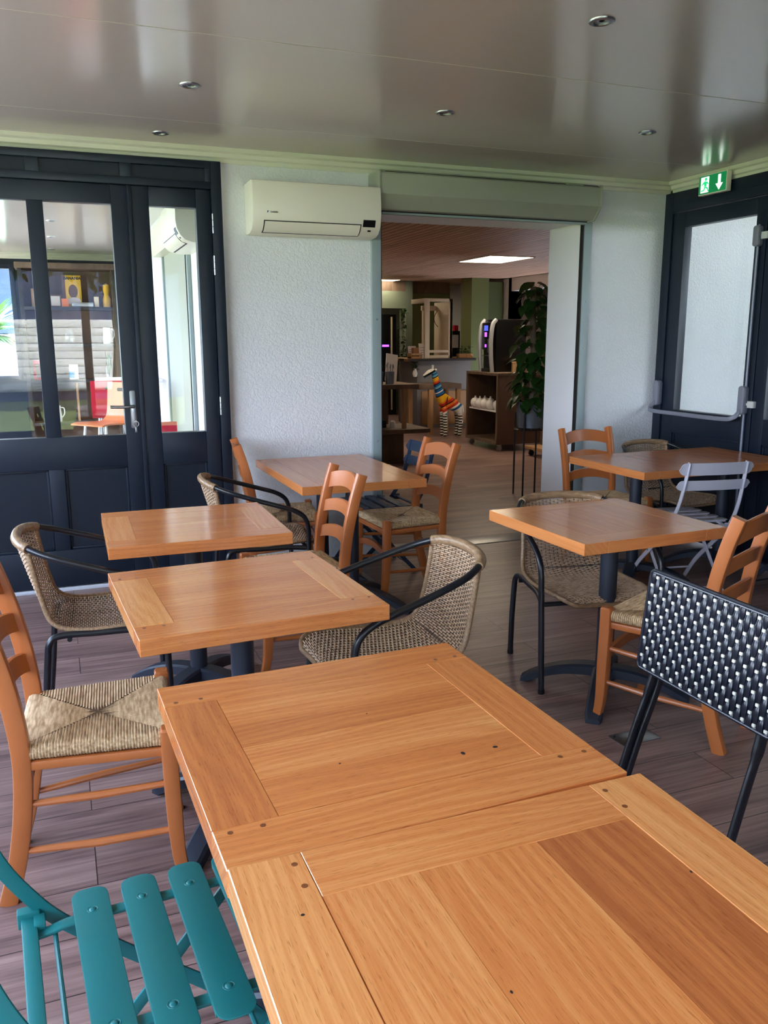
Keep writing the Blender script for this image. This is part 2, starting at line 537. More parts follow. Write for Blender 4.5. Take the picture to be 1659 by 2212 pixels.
def leaf(name, label, x0, x1, z0, z1, sl, sr, splits, zmid, zrail, zbot, y0, y1, ax='x', gmat='glass_door'):
    """a door leaf: stiles, rails, panes above, recessed moulded panels below"""
    t = thing(name, label, 'door', (0, 0, 0), 0, None, 'structure')
    m = MB()
    frame_rect(m, x0, x1, z0, z1, sl, sr, zbot - z0, .105, y0, y1, .004, ax)
    def bx(mm, a0, a1, c0, c1, ya, yb, bev=.003):
        if ax == 'x': mm.box(a0, a1, ya, yb, c0, c1, bev)
        else: mm.box(ya, yb, a0, a1, c0, c1, bev)
    bx(m, x0 + sl, x1 - sr, zmid, zrail, y0, y1)
    edges = [x0 + sl]
    for a, b in splits:
        bx(m, a, b, zbot, zmid, y0, y1); bx(m, a, b, zrail, z1 - .105, y0, y1)
        edges += [a, b]
    edges.append(x1 - sr)
    m.build('leaf_frame', M['navy'], t)
    yc = (y0 + y1) / 2
    for i in range(0, len(edges), 2):
        a, b = edges[i], edges[i + 1]
        g = MB(); bx(g, a - .004, b + .004, zrail - .004, z1 - .101, yc - .003, yc + .003, 0)
        g.build('pane', M[gmat], t)
        q = MB(); bx(q, a - .004, b + .004, zbot - .004, zmid + .004, yc - .012, yc + .012, 0)
        for (u0, u1, c0, c1) in ((a, a + .014, zbot, zmid), (b - .014, b, zbot, zmid), (a, b, zbot, zbot + .014), (a, b, zmid - .014, zmid)):
            bx(q, u0, u1, c0, c1, yc - .022, yc + .022, .004)
        q.build('lower_panel', M['navy_in'], t)
    return t

Y0, Y1 = YB - .035, YB + .035
d1 = leaf('door_1', 'wide navy door leaf with a lever handle and two tall panes', -.54, .467, .03, 2.36, .10, .10, [(-.081, .005)], .745, .935, .255, Y0, Y1)
d2 = leaf('door_2', 'narrow navy door leaf with one tall pane beside the stucco wall', .474, .934, .03, 2.36, .104, .087, [], .745, .935, .255, Y0, Y1)
MB().box(.458, .482, Y0 - .010, Y0 + .02, .03, 2.36, .003).build('meeting_strip', M['navy'], d1)
# lever handle with its lock plate and key
h = MB()
h.prism(rrect(.034, .225, .008), 0, .008, Matrix.Translation((.418, Y0 - .008, 1.085)) @ Matrix.Rotation(R(-90), 4, 'X'), 0, .002)
hp = h.build('handle_plate', M['steel'], d1)
MB().tube(catmull([(.418, Y0 - .008, 1.105), (.418, Y0 - .045, 1.105), (.40, Y0 - .056, 1.105), (.34, Y0 - .058, 1.105), (.285, Y0 - .056, 1.107)], 5), .0095, 10).build('lever', M['steel'], hp)
k = MB().tube([(.425, Y0 - .006, 1.015), (.425, Y0 - .03, 1.015)], .007, 8)
k.tube([(.425 + .017 * math.cos(a), Y0 - .03, 1.0 + .017 * math.sin(a)) for a in [i * PI / 8 for i in range(16)]], .0022, 5, True)
k.box(.418, .430, Y0 - .034, Y0 - .031, .95, .985, .001)
k.build('key', M['steel'], hp)
for z in (2.17, 1.93, 1.09):
    hg = MB()
    for i in range(3):
        hg.tube([(.943, Y0 - .008, z - .055 + i * .038), (.943, Y0 - .008, z - .02 + i * .038)], .0075, 10)
    hg.build('hinge', M['steel'], d2)

# fixed frame and transom with recessed panels
fr = thing('trim_5', 'navy fixed frame and panelled transom above the glazed doors', 'door frame', (0, 0, 0), 0, None, 'structure')
m = MB()
m.box(.938, 1.0, YB - .05, YB + .05, 0, 2.52, .004)
m.box(-.62, -.544, YB - .05, YB + .05, 0, 2.52, .004)
for a, b in ((-2.0, -.62), (-.544, .938)):
    m.box(a, b, YB - .05, YB + .05, 2.478, 2.52, .004)
    m.box(a, b, YB - .05, YB + .05, 2.363, 2.404, .004)
for a, b in ((-.544, -.43), (-.07, .0), (.425, .49), (.905, .938)):
    m.box(a, b, YB - .05, YB + .05, 2.404, 2.478, .003)
m.build('fixed_frame', M['navy'], fr)
for a, b in ((-.43, -.07), (.0, .425), (.49, .905)):
    MB().box(a - .004, b + .004, YB - .02, YB + .02, 2.40, 2.482).build('transom_panel', M['navy_in'], fr)
dl = leaf('door_4', 'navy glazed panel at the far left end of the door wall', -2.0, -.624, .03, 2.36, .10, .10, [(-1.35, -1.25)], .745, .935, .255, Y0, Y1)
struct('trim_6', MB().box(-2.0, 1.0, YB - .04, YB + .04, 0, .022, .003), flat('white_sill', lin(214, 218, 222), .4), 'thin white sill strip under the navy doors', 'trim')

# ---- glazed walls out of view to the left and behind the camera
def glazed_wall(name, label, a0, a1, n, fixed, ax, z0=.9):
    t = thing(name, label, 'wall', (0, 0, 0), 0, None, 'structure')
    m, g = MB(), MB()
    def bx(mm, u0, u1, c0, c1, d, bev=0):
        if ax == 'x': mm.box(u0, u1, fixed - d, fixed + d, c0, c1, bev)
        else: mm.box(fixed - d, fixed + d, u0, u1, c0, c1, bev)
    bx(m, a0, a1, 0, z0 - .1, .03); bx(m, a0, a1, 2.40, ZC, .035); bx(m, a0, a1, z0 - .1, z0, .04)
    for i in range(n + 1):
        u = lerp(a0, a1, i / n)
        bx(m, max(a0, u - .06), min(a1, u + .05), z0 - .1, 2.40, .04)
    m.build('wall_frame', M['navy'], t)
    bx(g, a0, a1, z0, 2.40, .003)
    g.build('wall_pane', M['glass'], t)
glazed_wall('wall_left', 'navy framed window wall on the left, out of view', -2.1, YB, 5, -2.05, 'y')
glazed_wall('wall_annex_left', 'tall glazed wall of the space behind the navy doors', YB, 12.4, 5, -2.05, 'y', .12)
glazed_wall('wall_front', 'navy framed glass doors behind the viewer', -.9, 1.8, 2, -2.05, 'x', .25)
struct('wall_front_solid', MB().box(-2.2, -.9, -2.1, -2.0, 0, ZC).box(1.8, XR + .1, -2.1, -2.0, 0, ZC), M['navy'], 'navy wall behind the viewer beside the glass doors', 'wall')

# ---- exit door on the right wall
dX0, dX1 = XR - .02, XR + .045
d3 = leaf('door_3', 'navy exit door with a tall pane and a grey push bar', 4.30, 5.185, .03, 2.375, .09, .125, [], .80, .968, .15, dX0, dX1, 'y', 'glass')
d5 = leaf('door_5', 'second navy exit door leaf at the right edge', 3.42, 4.292, .03, 2.375, .10, .10, [], .80, .968, .15, dX0, dX1, 'y', 'glass')
fr = thing('trim_7', 'navy frame round the exit door in the right wall', 'door frame', (0, 0, 0), 0, None, 'structure')
m = MB()
m.box(XR - .03, XR + .06, 5.19, YB, 0, 2.52, .004)
m.box(XR - .03, XR + .06, 3.30, 3.412, 0, 2.52, .004)
m.box(XR - .03, XR + .06, 3.412, 5.19, 2.382, 2.52, .004)
m.box(XR - .034, XR - .028, 3.42, 5.19, 2.44, 2.448, .001)
m.build('fixed_frame', M['navy'], fr)
struct('trim_8', MB().box(XR - .010, XR + .0, YB - .004, YB + .001, 0, 2.52), M['white'], 'thin white bead in the corner beside the exit door', 'trim')
# push bar
pb = thing('push_bar', 'grey panic bar across the exit door below its pane', 'push bar', (0, 0, 0))
for y in (5.215, 4.355):
    b = MB()
    b.prism(rrect(.055, .19, .02, 4), 0, .05, Matrix.Translation((dX0 - .05, y, 1.085)) @ Matrix.Rotation(R(90), 4, 'Y') @ Matrix.Rotation(R(90), 4, 'Z'), 0, .012)
    b.build('bracket', M['grey_plastic'], pb)
m = MB()
m.sweep(catmull([(dX0 - .03, 5.215, 1.03), (dX0 - .075, 5.22, .985), (dX0 - .10, 5.20, .962), (dX0 - .105, 5.12, .955), (dX0 - .105, 4.9, .954), (dX0 - .105, 4.65, .953), (dX0 - .105, 4.45, .955), (dX0 - .10, 4.38, .962), (dX0 - .075, 4.352, .985), (dX0 - .03, 4.355, 1.03)], 5), rrect(.022, .03, .008), (0, 0, 1))
m.build('bar', M['grey_plastic'], pb)
rod = MB().tube([(dX0 - .016, 4.345, .06), (dX0 - .016, 4.345, 2.2)], .010, 10)
rod.build('vertical_rod', flat('rod_grey', lin(120, 126, 140), .4, .3), pb)
b = MB()
b.prism(rrect(.05, .13, .018, 4), 0, .045, Matrix.Translation((dX0 - .045, 4.345, 2.13)) @ Matrix.Rotation(R(90), 4, 'Y') @ Matrix.Rotation(R(90), 4, 'Z'), 0, .01)
b.build('top_latch', M['grey_plastic'], pb)
for z in (2.13, 1.06):
    kp = MB().box(dX0 - .03, dX0, 4.262, 4.312, z - .022, z + .022, .003).box(dX0 - .022, dX0 - .010, 4.30, 4.34, z - .008, z + .008, .002)
    kp.build('keeper', flat('keeper_white', lin(205, 206, 200), .4), pb)

# exit sign
sg = thing('exit_sign', 'green and white emergency exit sign above the exit door', 'sign', (XR - .052, 4.735, 2.508))
MB().box(-.04, 0, -.132, .132, -.065, .065, .006).build('sign_housing', M['plastic'], sg)
fc = MB().box(-.0435, -.039, -.125, .125, -.058, .058, .001).build('sign_face', M['green_sign'], sg)
# local plane of the face: u to the viewer's right = -y, v up
FM = Matrix(((0, 0, -1, -.0435), (-1, 0, 0, 0), (0, 1, 0, 0), (0, 0, 0, 1)))
m = MB()
m.prism([(-.105, -.05), (-.03, -.05), (-.03, .05), (-.105, .05)], 0, .0008, FM)
m.build('doorway_symbol', M['white_sign'], fc)
m = MB()
m.prism([(-.058 + .011 * math.cos(i * PI / 6), .035 + .011 * math.sin(i * PI / 6)) for i in range(12)], .0008, .0018, FM)
for poly in ([(-.082, .016), (-.068, .024), (-.046, .018), (-.052, -.012), (-.07, -.012), (-.074, .004)],
             [(-.046, .02), (-.03, .004), (-.034, -.002), (-.05, .01)],
             [(-.08, .018), (-.098, .002), (-.094, -.004), (-.074, .008)],
             [(-.054, -.012), (-.036, -.022), (-.026, -.046), (-.034, -.048), (-.044, -.028), (-.062, -.02)],
             [(-.07, -.010), (-.076, -.03), (-.1, -.034), (-.1, -.042), (-.07, -.038), (-.058, -.014)]):
    m.prism(poly, .0008, .0018, FM)
m.build('running_figure', flat('sign_figure_green', lin(14, 150, 92), .4, emit=lin(20, 170, 100), estr=.4), fc)
m = MB()
m.prism([(.055, .048), (.055, -.008), (.034, -.008), (.067, -.05), (.100, -.008), (.079, -.008), (.079, .048)], 0, .0012, FM)
m.build('arrow', M['white_sign'], fc)

# ---- ceiling spots
spots = [(1.905, 2.757, 'recessed ceiling spot nearest the viewer, at the top right'), (.65, 4.043, 'recessed ceiling spot above the second table from the door wall'), (1.911, 4.07, 'recessed ceiling spot in the middle, in front of the shutter box'),
         (.633, 4.993, 'recessed ceiling spot close to the cornice above the navy doors'), (3.131, 4.057, 'recessed ceiling spot towards the exit sign'),
         (.07, 8.89, 'nearest ceiling spot seen through the wide door pane'), (.07, 10.26, 'middle ceiling spot seen through the wide door pane'), (.07, 11.6, 'farthest ceiling spot seen through the wide door pane')]
sp0 = thing('ceiling_spot', spots[0][2], 'ceiling light', (spots[0][0], spots[0][1], ZC), 0, 'recessed ceiling spots')
MB().lathe([(.030, -.001), (.030, -.005), (.034, -.008), (.044, -.006), (.047, -.002), (.047, .004), (.030, .004), (.030, -.001)], n=28).build('ring', M['steel'], sp0)
MB().lathe([(0, -.0005), (.02, -.0015), (.031, -.001), (.031, .003)], n=24).build('lens', M['lens'], sp0)
for x, y, lb in spots[1:]:
    dup(sp0, (x, y, ZC), 0, lb)

# ---- air conditioner
def ac_unit(loc, rz, label, group=None):
    t = thing('air_conditioner', label, 'air conditioner', loc, rz)
    Wd = .805
    prof = [(0, .295), (.185, .297), (.205, .291), (.212, .275), (.220, .20), (.222, .135), (.214, .085), (.196, .048), (.165, .018), (.12, .004), (.06, .0), (0, .004)]
    # extruded along x; front is -y
    A = Matrix(((0, 0, 1, -Wd / 2), (-1, 0, 0, 0), (0, 1, 0, 0), (0, 0, 0, 1)))
    b = MB().prism(prof, 0, Wd, A, 0, .008)
    b.build('body', M['plastic'], t, 30)
    def skin(x0, x1, ia, ib, off, name, mat, thick=.003):
        pr = [prof[i] for i in range(ia, ib + 1)]
        P = []
        for i, (y, z) in enumerate(pr):
            a = Vector(pr[max(0, i - 1)]); c2 = Vector(pr[min(len(pr) - 1, i + 1)])
            d = (c2 - a).normalized(); nrm = Vector((-d.y, d.x))
            P.append((Vector((y, z)), nrm))
        outl = [tuple(p + n * off) for p, n in P] + [tuple(p - n * thick) for p, n in reversed(P)]
        A2 = Matrix(((0, 0, 1, 0), (-1, 0, 0, 0), (0, 1, 0, 0), (0, 0, 0, 1)))
        return MB().prism(outl, x0, x1, A2).build(name, mat, t, 30)
    # flap: dark seam first, then the flap a little proud of it
    ext = prof
    def strip(x0, x1, s0, s1, off, name, mat):
        """strip on the lower curve between arc positions s0..s1 of points 6..9"""
        pts = catmull([(p[0], p[1], 0) for p in ext[5:11]], 8)
        n = len(pts) - 1
        pr = [pts[int(round(lerp(s0, s1, i / 10) * n))] for i in range(11)]
        outl, inn = [], []
        for i, p in enumerate(pr):
            a, c2 = pr[max(0, i - 1)], pr[min(10, i + 1)]
            d = (c2 - a).normalized(); nr = Vector((-d.y, d.x, 0))
            nr = nr if nr.dot(Vector((1, -.6, 0))) > 0 else -nr
            outl.append(p + nr * off); inn.append(p - nr * .004)
        poly = [(p.x, p.y) for p in outl] + [(p.x, p.y) for p in reversed(inn)]
        A2 = Matrix(((0, 0, 1, 0), (-1, 0, 0, 0), (0, 1, 0, 0), (0, 0, 0, 1)))
        MB().prism(poly, x0, x1, A2).build(name, mat, t, 30)
    strip(-.335, .275, .27, .74, .0008, 'flap_seam', M['dark'])
    strip(-.329, .269, .305, .705, .0016, 'flap', M['plastic'])
    strip(.285, .365, .16, .36, .0012, 'display', M['black'])
    strip(.322, .342, .44, .50, .0012, 'sensor', M['dark'])
    return t
ac1 = ac_unit((1.548, YB, 2.113), 0, 'white wall air conditioner beside the shutter box')

def text_mesh(s, size, ext, name, mat, parent, Mx, bold=0):
    cu = bpy.data.curves.new('tmp_text', 'FONT')
    cu.body = s; cu.size = size; cu.extrude = ext; cu.offset = bold
    cu.align_x = 'CENTER'; cu.align_y = 'CENTER'; cu.resolution_u = 3
    ob = bpy.data.objects.new('tmp_text', cu); COL.objects.link(ob)
    dg = bpy.context.evaluated_depsgraph_get()
    me = bpy.data.meshes.new_from_object(ob.evaluated_get(dg))
    bpy.data.objects.remove(ob); bpy.data.curves.remove(cu)
    me.name = name
    me.materials.clear(); me.materials.append(mat)
    me.transform(Mx)
    o = bpy.data.objects.new(name, me); COL.objects.link(o); o.parent = parent
    return o
# small maker's mark on the lower left of the unit
XZ = Matrix(((1, 0, 0, 0), (0, 0, -1, 0), (0, 1, 0, 0), (0, 0, 0, 1)))
text_mesh('DAIKIN', .0135, .0004, 'maker_mark', M['dark'], ac1, Matrix.Translation((-.275, -.2218, .115)) @ XZ, .0002)
MB().prism([(-.3175, .108), (-.3175, .1215), (-.306, .1215)], 0, .0006, Matrix.Translation((0, -.2216, 0)) @ XZ).build('maker_emblem', flat('mark_blue', lin(60, 110, 150), .4), ac1)

# ---- roller shutter box and guides
sb = thing('roller_shutter', 'grey green roller shutter box with guide rails round the wide opening', 'shutter', (0, YB, 0))
A = Matrix(((0, 0, 1, 0), (-1, 0, 0, 0), (0, 1, 0, 0), (0, 0, 0, 1)))
MB().prism([(0, 2.505), (.185, 2.505), (.195, 2.495), (.195, 2.375), (.12, 2.295), (0, 2.295)], 1.955, 3.565, A, 0, .003).build('shutter_box', M['shutter'], sb, 25)
for x0, x1 in ((1.945, 1.957), (3.563, 3.578)):
    MB().prism([(0, 2.512), (.19, 2.512), (.200, 2.50), (.200, 2.372), (.123, 2.288), (0, 2.288)], x0, x1, A, 0, .002).build('end_cap', M['shutter'], sb, 25)
MB().box(2.0, 3.3, -.17, -.02, 2.505, 2.512).box(3.45, 3.56, -.17, -.02, 2.505, 2.513).build('top_gap_strip', M['dark'], sb)
for x0, x1 in ((1.957, 2.02), (3.562, 3.628)):
    g = MB().box(x0, x1, -.028, -.001, 0, 2.295, .003)
    g.build('guide_rail', M['guide'], sb)
for x0, x1 in ((2.021, 2.026), (3.553, 3.560)):
    MB().box(x0, x1, -.024, .012, 0, 2.29).build('guide_slot', M['dark'], sb)
MB().box(2.02, 3.56, -.05, -.02, 2.275, 2.29, .003).build('bottom_bar', M['guide'], sb)
MB().box(2.02, 3.56, -.055, -.01, 2.288, 2.296).build('curtain_slot', M['dark'], sb)
for x, z in ((1.99, 1.62), (1.99, .82), (3.60, 1.75), (3.60, 1.42)):
    MB().lathe([(0, .004), (.005, .003), (.006, 0)], n=10, M=Matrix.Translation((x, -.028, z)) @ Matrix.Rotation(R(90), 4, 'X')).build('screw', M['steel'], sb)

# floor socket plate
pl = thing('floor_plate', 'square steel cover plate on the floor behind the black woven chair', 'cover plate', (1.957, 2.408, 0), 3)
MB().box(-.088, .088, -.048, .048, 0, .003, .001).build('plate', M['steel'], pl)
for sx in (-.07, .07):
    MB().lathe([(0, .0045), (.004, .004), (.005, .003)], (sx, .03, 0), 10).build('screw', M['dark'], pl)

# ------------------------------------------------------------------ furniture
def board(mb, x0, x1, y0, y1, z0, z1, axis, tint, bev=.0016, mi=0):
    su, sv = random.uniform(0, 40), random.uniform(0, 40)
    def uvf(co, n):
        a, b = (co.x, co.y) if axis == 'x' else (co.y, co.x)
        if abs(n.z) > .5: return (su + a, sv + b)
        if axis == 'x':
            return (su + co.x, sv + co.z + .2) if abs(n.y) > .5 else (su + co.y * .15, sv + co.z * 1.0 + co.y)
        return (su + co.y, sv + co.z + .2) if abs(n.x) > .5 else (su + co.x * .15, sv + co.z + co.x)
    mb.box(x0, x1, y0, y1, z0, z1, bev, mi, 1, None, tint, uvf)

def make_table(label, x, y, rz, W, D, rails, n_planks, bases, z=.75, seed=0, tints=None, fw=.108, foot_rot=45, pegs=True, knots=(), oak='oak', group='oak bistro tables'):
    """rails: axis of the two full-length outer boards ('x' or 'y'); the middle planks follow the same axis"""
    random.seed(100 + seed)
    t = thing('bistro_table', label, 'table', (x, y, 0), rz, group)
    mb = MB()
    th = .046
    z0, z1 = z - th, z
    tt = tints or [random.uniform(.1, .9) for _ in range(12)]
    w, d = W / 2, D / 2
    g = .0004
    sw = lambda a: a if rails == 'x' else None
    def bd(u0, u1, v0, v1, axis, tint, bev=.0016, zz0=z0, zz1=z1):
        # u along the rails, v across them
        if rails == 'x': board(mb, u0, u1, v0, v1, zz0, zz1, axis, tint, bev)
        else: board(mb, v0, v1, u0, u1, zz0, zz1, 'y' if axis == 'x' else 'x', tint, bev)
    U, V = (w, d) if rails == 'x' else (d, w)
    bd(-U, U, V - fw, V, 'x', tt[0], .0016)
    bd(-U, U, -V, -V + fw, 'x', tt[1], .0016)
    bd(-U, -U + fw, -V + fw + g, V - fw - g, 'y', tt[2], .0009)
    bd(U - fw, U, -V + fw + g, V - fw - g, 'y', tt[3], .0009)
    pos = [-V + fw + g]
    span = 2 * (V - fw - g)
    cuts = sorted((i + random.uniform(-.16, .16)) / n_planks for i in range(1, n_planks))
    pos += [pos[0] + span * c for c in cuts] + [V - fw - g]
    for i in range(n_planks):
        bd(-U + fw + g, U - fw - g, pos[i] + .0003, pos[i + 1] - .0003, 'x', tt[4 + i], 0, z0 + .01, z1 - .0004)
    top = mb
    if pegs:
        for su in (-1, 1):
            for sv in (-1, 1):
                for q in (.026, .078):
                    u, v = su * (U - q), sv * (V - fw + .016)
                    px, py = (u, v) if rails == 'x' else (v, u)
                    top.lathe([(0, z1 + .0004), (.0048, z1 + .0004), (.0052, z1 - .002)], (px, py, 0), 10, 1)
    for kx, ky, ka, kb in knots:
        top.lathe([(0, z1 + .0003), (.8, z1 + .0003), (1, z1 - .002)], (0, 0, 0), 12, 2, M=Matrix.Translation((kx, ky, 0)) @ Matrix.Diagonal((ka, kb, 1, 1)))
    top.build('tabletop', [M[oak], M['oak_peg'], M['oak_dark']], t, 30)
    for bx, by in bases:
        pe = MB()
        pe.lathe([(.0, z0 - .012), (.0, z0 - .001), (.001, z0)], (bx, by, 0), 8)
        pe = MB().tube([(bx, by, .075), (bx, by, z0 - .006)], .0365, 22)
        pe.build('column', M['iron'], t)
        mp = MB()
        for a in (45, 135):
            mp.box(-.2, .2, -.022, .022, z0 - .016, z0, .003, M=Matrix.Translation((bx, by, 0)) @ Matrix.Rotation(R(a), 4, 'Z'))
        mp.build('mounting_bracket', M['iron'], t)
        hb = MB().lathe([(0, .105), (.036, .105), (.052, .092), (.056, .06), (.04, .05), (0, .05)], (bx, by, 0), 20)
        hb.build('base_hub', M['iron'], t)
        for k in range(4):
            a = R(foot_rot + 90 * k)
            ft = MB()
            n = 12
            P, prof = [], []
            vs, fs = [], []
            for i in range(n + 1):
                s = i / n
                r = .03 + s * .325
                zt = .098 * (1 - s ** 2.2) + .020
                zb = max(.0, zt - .034 - .012 * (1 - s))
                if s > .93: zb = 0
                hw = lerp(.040, .034, s) * (1 if s < .97 else .8)
                for (ww, zz) in ((-hw, zb), (hw, zb), (hw, zt - .008), (hw * .72, zt), (-hw * .72, zt), (-hw, zt - .008)):
                    vs.append((r, ww, zz))
            for i in range(n):
                for q in range(6):
                    p = (q + 1) % 6
                    fs.append([i * 6 + q, i * 6 + p, (i + 1) * 6 + p, (i + 1) * 6 + q])
            fs.append(list(range(6))); fs.append([n * 6 + q for q in reversed(range(6))])
            ft.add(vs, fs, 0, None, .5, Matrix.Translation((bx, by, 0)) @ Matrix.Rotation(a, 4, 'Z'))
            ft.build('foot', M['iron'], t, 30)
    return t

TA = make_table('large oak table with pegged corners, touching the back of the nearest table', .5195, 1.4395, 1.7, .712, .697, 'x', 4, [(0, 0)], seed=1,
                tints=[.48, .36, .62, .42, .44, .30, .56, .40, .4], knots=((.1215, -.1745, .0045, .0065), (.1885, -.1765, .006, .0042), (-.10, -.12, .0022, .002), (.02, .05, .002, .0014)))
TB = make_table('nearest oak table at the bottom edge, with a reddish plank in its middle', 0.5380, .727, .4, .722, .705, 'y', 3, [(0, 0)], z=.756, seed=2,
                tints=[.14, .10, .30, .26, .30, .36, .86, .4], knots=((-.288, .218, .0035, .0028), (.25, .1, .002, .003), (-.1, .0, .0018, .003)))
TC = make_table('oak table with a pale left board, behind the large pegged table', .4760, 2.457, 3.1, .70, .685, 'x', 4, [(0, 0)], seed=3, tints=[.44, .40, .05, .2, .50, .42, .48, .40])
TD = make_table('oak table nearest the navy doors, pulled close behind another table', .4810, 3.462, -.8, .695, .672, 'x', 4, [(0, 0)], seed=4, tints=[.42, .42, .22, .24, .48, .40, .5, .42], pegs=False)
TE = make_table('long oak table standing against the white wall under the air conditioner', 1.487, 4.63, 0, .703, 1.07, 'y', 3, [(0, -.30), (0, .27)], seed=5, oak='oak_plain', tints=[.42, .42, .4, .4, .46, .52, .42, .5], pegs=False)
TF = make_table('oak table on the right with a wicker armchair tucked under it', 2.108, 2.885, 2.2, .695, .69, 'y', 4, [(0, -.06)], seed=6, oak='oak_plain', tints=[.34, .28, .36, .3, .44, .54, .40, .48, .5], foot_rot=46, pegs=False)
TG = make_table('dark long oak table in the corner below the exit door', 3.635, 4.19, 1, 1.17, .73, 'y', 5, [(-.34, 0), (.36, 0)], seed=7, oak='oak_plain', tints=[.5, .5, .5, .5, .6, .66, .52, .6, .56, .6], pegs=False)
# ---- rush seated ladder-back chair (front = +y)
def make_rush_chair(label):
    t = thing('ladderback_chair', label, 'chair', group='rush seated ladder-back chairs')
    prof = rrect(.034, .048, .006, 2)
    def lobj(name, mb): return mb.build(name, M['beech'], t, 28)
    for s in (-1, 1):
        path = catmull([(s * .142, -.250, 0), (s * .152, -.212, .14), (s * .166, -.186, .30), (s * .177, -.178, .45), (s * .181, -.196, .62), (s * .183, -.232, .78), (s * .184, -.268, .893)], 4)
        lobj('rear_leg', MB().sweep(path, prof, (0, 1, 0) if False else (0, -1, 0)))
        p2 = rrect(.043, .043, .006, 2)
        path = catmull([(s * .197, .222, 0), (s * .203, .203, .10), (s * .207, .196, .25), (s * .207, .193, .40), (s * .207, .193, .482)], 4)
        n = len(path)
        sc = [lerp(.72, 1, min(1, i / n * 2.2)) for i in range(n)]
        sc[-1] = .8
        path.insert(-1, path[-1] - Vector((0, 0, .007))); sc.insert(-1, 1)
        lobj('front_leg', MB().sweep(path, p2, (0, -1, 0), scale=sc))
    def stile(z):
        pts = [(-.250, 0), (-.212, .14), (-.186, .30), (-.178, .45), (-.196, .62), (-.232, .78), (-.268, .893)]
        for (y0, z0), (y1, z1) in zip(pts, pts[1:]):
            if z0 <= z <= z1: return lerp(y0, y1, (z - z0) / (z1 - z0))
        return -.268
    for zc, h, ar in ((.818, .074, .026), (.692, .056, .026), (.566, .056, .026)):
        n = 14; vs, fs = [], []
        for i in range(n + 1):
            u = lerp(-1, 1, i / n); x = u * .172
            bow = .030 * (1 - u * u)
            for (dz, dy) in ((-h / 2, -.009), (h / 2, -.009), (h / 2 + .003, 0), (h / 2, .009), (-h / 2, .009)):
                zz = zc + dz + ar * (1 - u * u)
                vs.append((x, stile(zc) - bow + dy - (dz) * .2, zz))
        for i in range(n):
            for q in range(5):
                p = (q + 1) % 5
                fs.append([i * 5 + q, i * 5 + p, (i + 1) * 5 + p, (i + 1) * 5 + q])
        fs += [list(range(5)), [n * 5 + q for q in reversed(range(5))]]
        lobj('back_slat', MB().add(vs, fs))
    # wooden rails below the rush
    fr = MB()
    fr.sweep([(-.19, .195, .412), (.19, .195, .412)], rrect(.022, .028, .005), (0, 0, 1))
    fr.sweep([(-.165, -.18, .412), (.165, -.18, .412)], rrect(.022, .028, .005), (0, 0, 1))
    for s in (-1, 1):
        fr.sweep([(s * .177, -.175, .412), (s * .203, .19, .412)], rrect(.022, .026, .005), (0, 0, 1))
    lobj('seat_frame', fr)
    for s in (-1, 1):
        for z in (.305, .165):
            zr = z - .0
            y0 = stile(z)
            lobj('side_stretcher', MB().tube([(s * lerp(.142, .177, z / .45), y0, z - .01), (s * .19, 0, z), (s * .205, .195, z + .012)], [.0088, .0115, .0088], 10))
    n = 12; vs, fs = [], []
    for i in range(n + 1):
        u = lerp(-1, 1, i / n)
        for dz, dy in ((-.019, -.008), (.019, -.008), (.019, .008), (-.019, .008)):
            vs.append((u * .195, .197 + dy, .275 + dz + .032 * (1 - u * u)))
    for i in range(n):
        for q in range(4):
            p = (q + 1) % 4
            fs.append([i * 4 + q, i * 4 + p, (i + 1) * 4 + p, (i + 1) * 4 + q])
    fs += [list(range(4)), [n * 4 + q for q in reversed(range(4))]]
    lobj('front_stretcher', MB().add(vs, fs))
    lobj('back_stretcher', MB().tube([(-.165, -.19, .27), (.165, -.19, .27)], .010, 10))
    # woven rush seat: cords over each rail run in to the diagonals
    mb = MB()
    zt = .466
    F0, F1 = .192, .214      # half width front
    yf, yr = .205, -.190
    hf, hr = .214, .186
    def edge(s, y): return lerp(hr, hf, (y - yr) / (yf - yr))
    mb.add([(-hr + .006, yr + .006, zt - .034), (hr - .006, yr + .006, zt - .034), (hf - .006, yf - .006, zt - .034), (-hf + .006, yf - .006, zt - .034),
            (-hr + .006, yr + .006, zt - .007), (hr - .006, yr + .006, zt - .007), (hf - .006, yf - .006, zt - .007), (-hf + .006, yf - .006, zt - .007)],
           [[0, 3, 2, 1], [4, 5, 6, 7], [0, 1, 5, 4], [1, 2, 6, 5], [2, 3, 7, 6], [3, 0, 4, 7]], 1)
    cy = (yf + yr) / 2
    rnd = random.Random(5)
    def cord(p_edge, inward, length, r):
        o = Vector(p_edge); d = Vector(inward)
        pts = [o + d * .012 + Vector((0, 0, -.036)), o + d * .001 + Vector((0, 0, -.030)), o - d * .001 + Vector((0, 0, -.016)), o + d * .004 + Vector((0, 0, -.004)), o + d * .014]
        if length > .02:
            k = 3
            for i in range(1, k + 1):
                s = lerp(.014, length, i / k)
                pts.append(o + d * s + Vector((0, 0, -.011 * (s / .2) - rnd.uniform(0, .0012))))
        mb.sweep(pts, circ(r, 5), None, caps=False)
    p = .0078
    n = int((yf - yr) / p)
    for i in range(n + 1):
        y = yr + (i + .5) * (yf - yr) / (n + 1)
        f = 1 - abs(y - cy) / ((yf - yr) / 2)
        for s in (-1, 1):
            e = edge(s, y)
            cord((s * e, y, zt + rnd.uniform(-.0006, .0006)), (-s, 0, 0), max(.015, f * (e - .004)), p * .54)
    n = 54
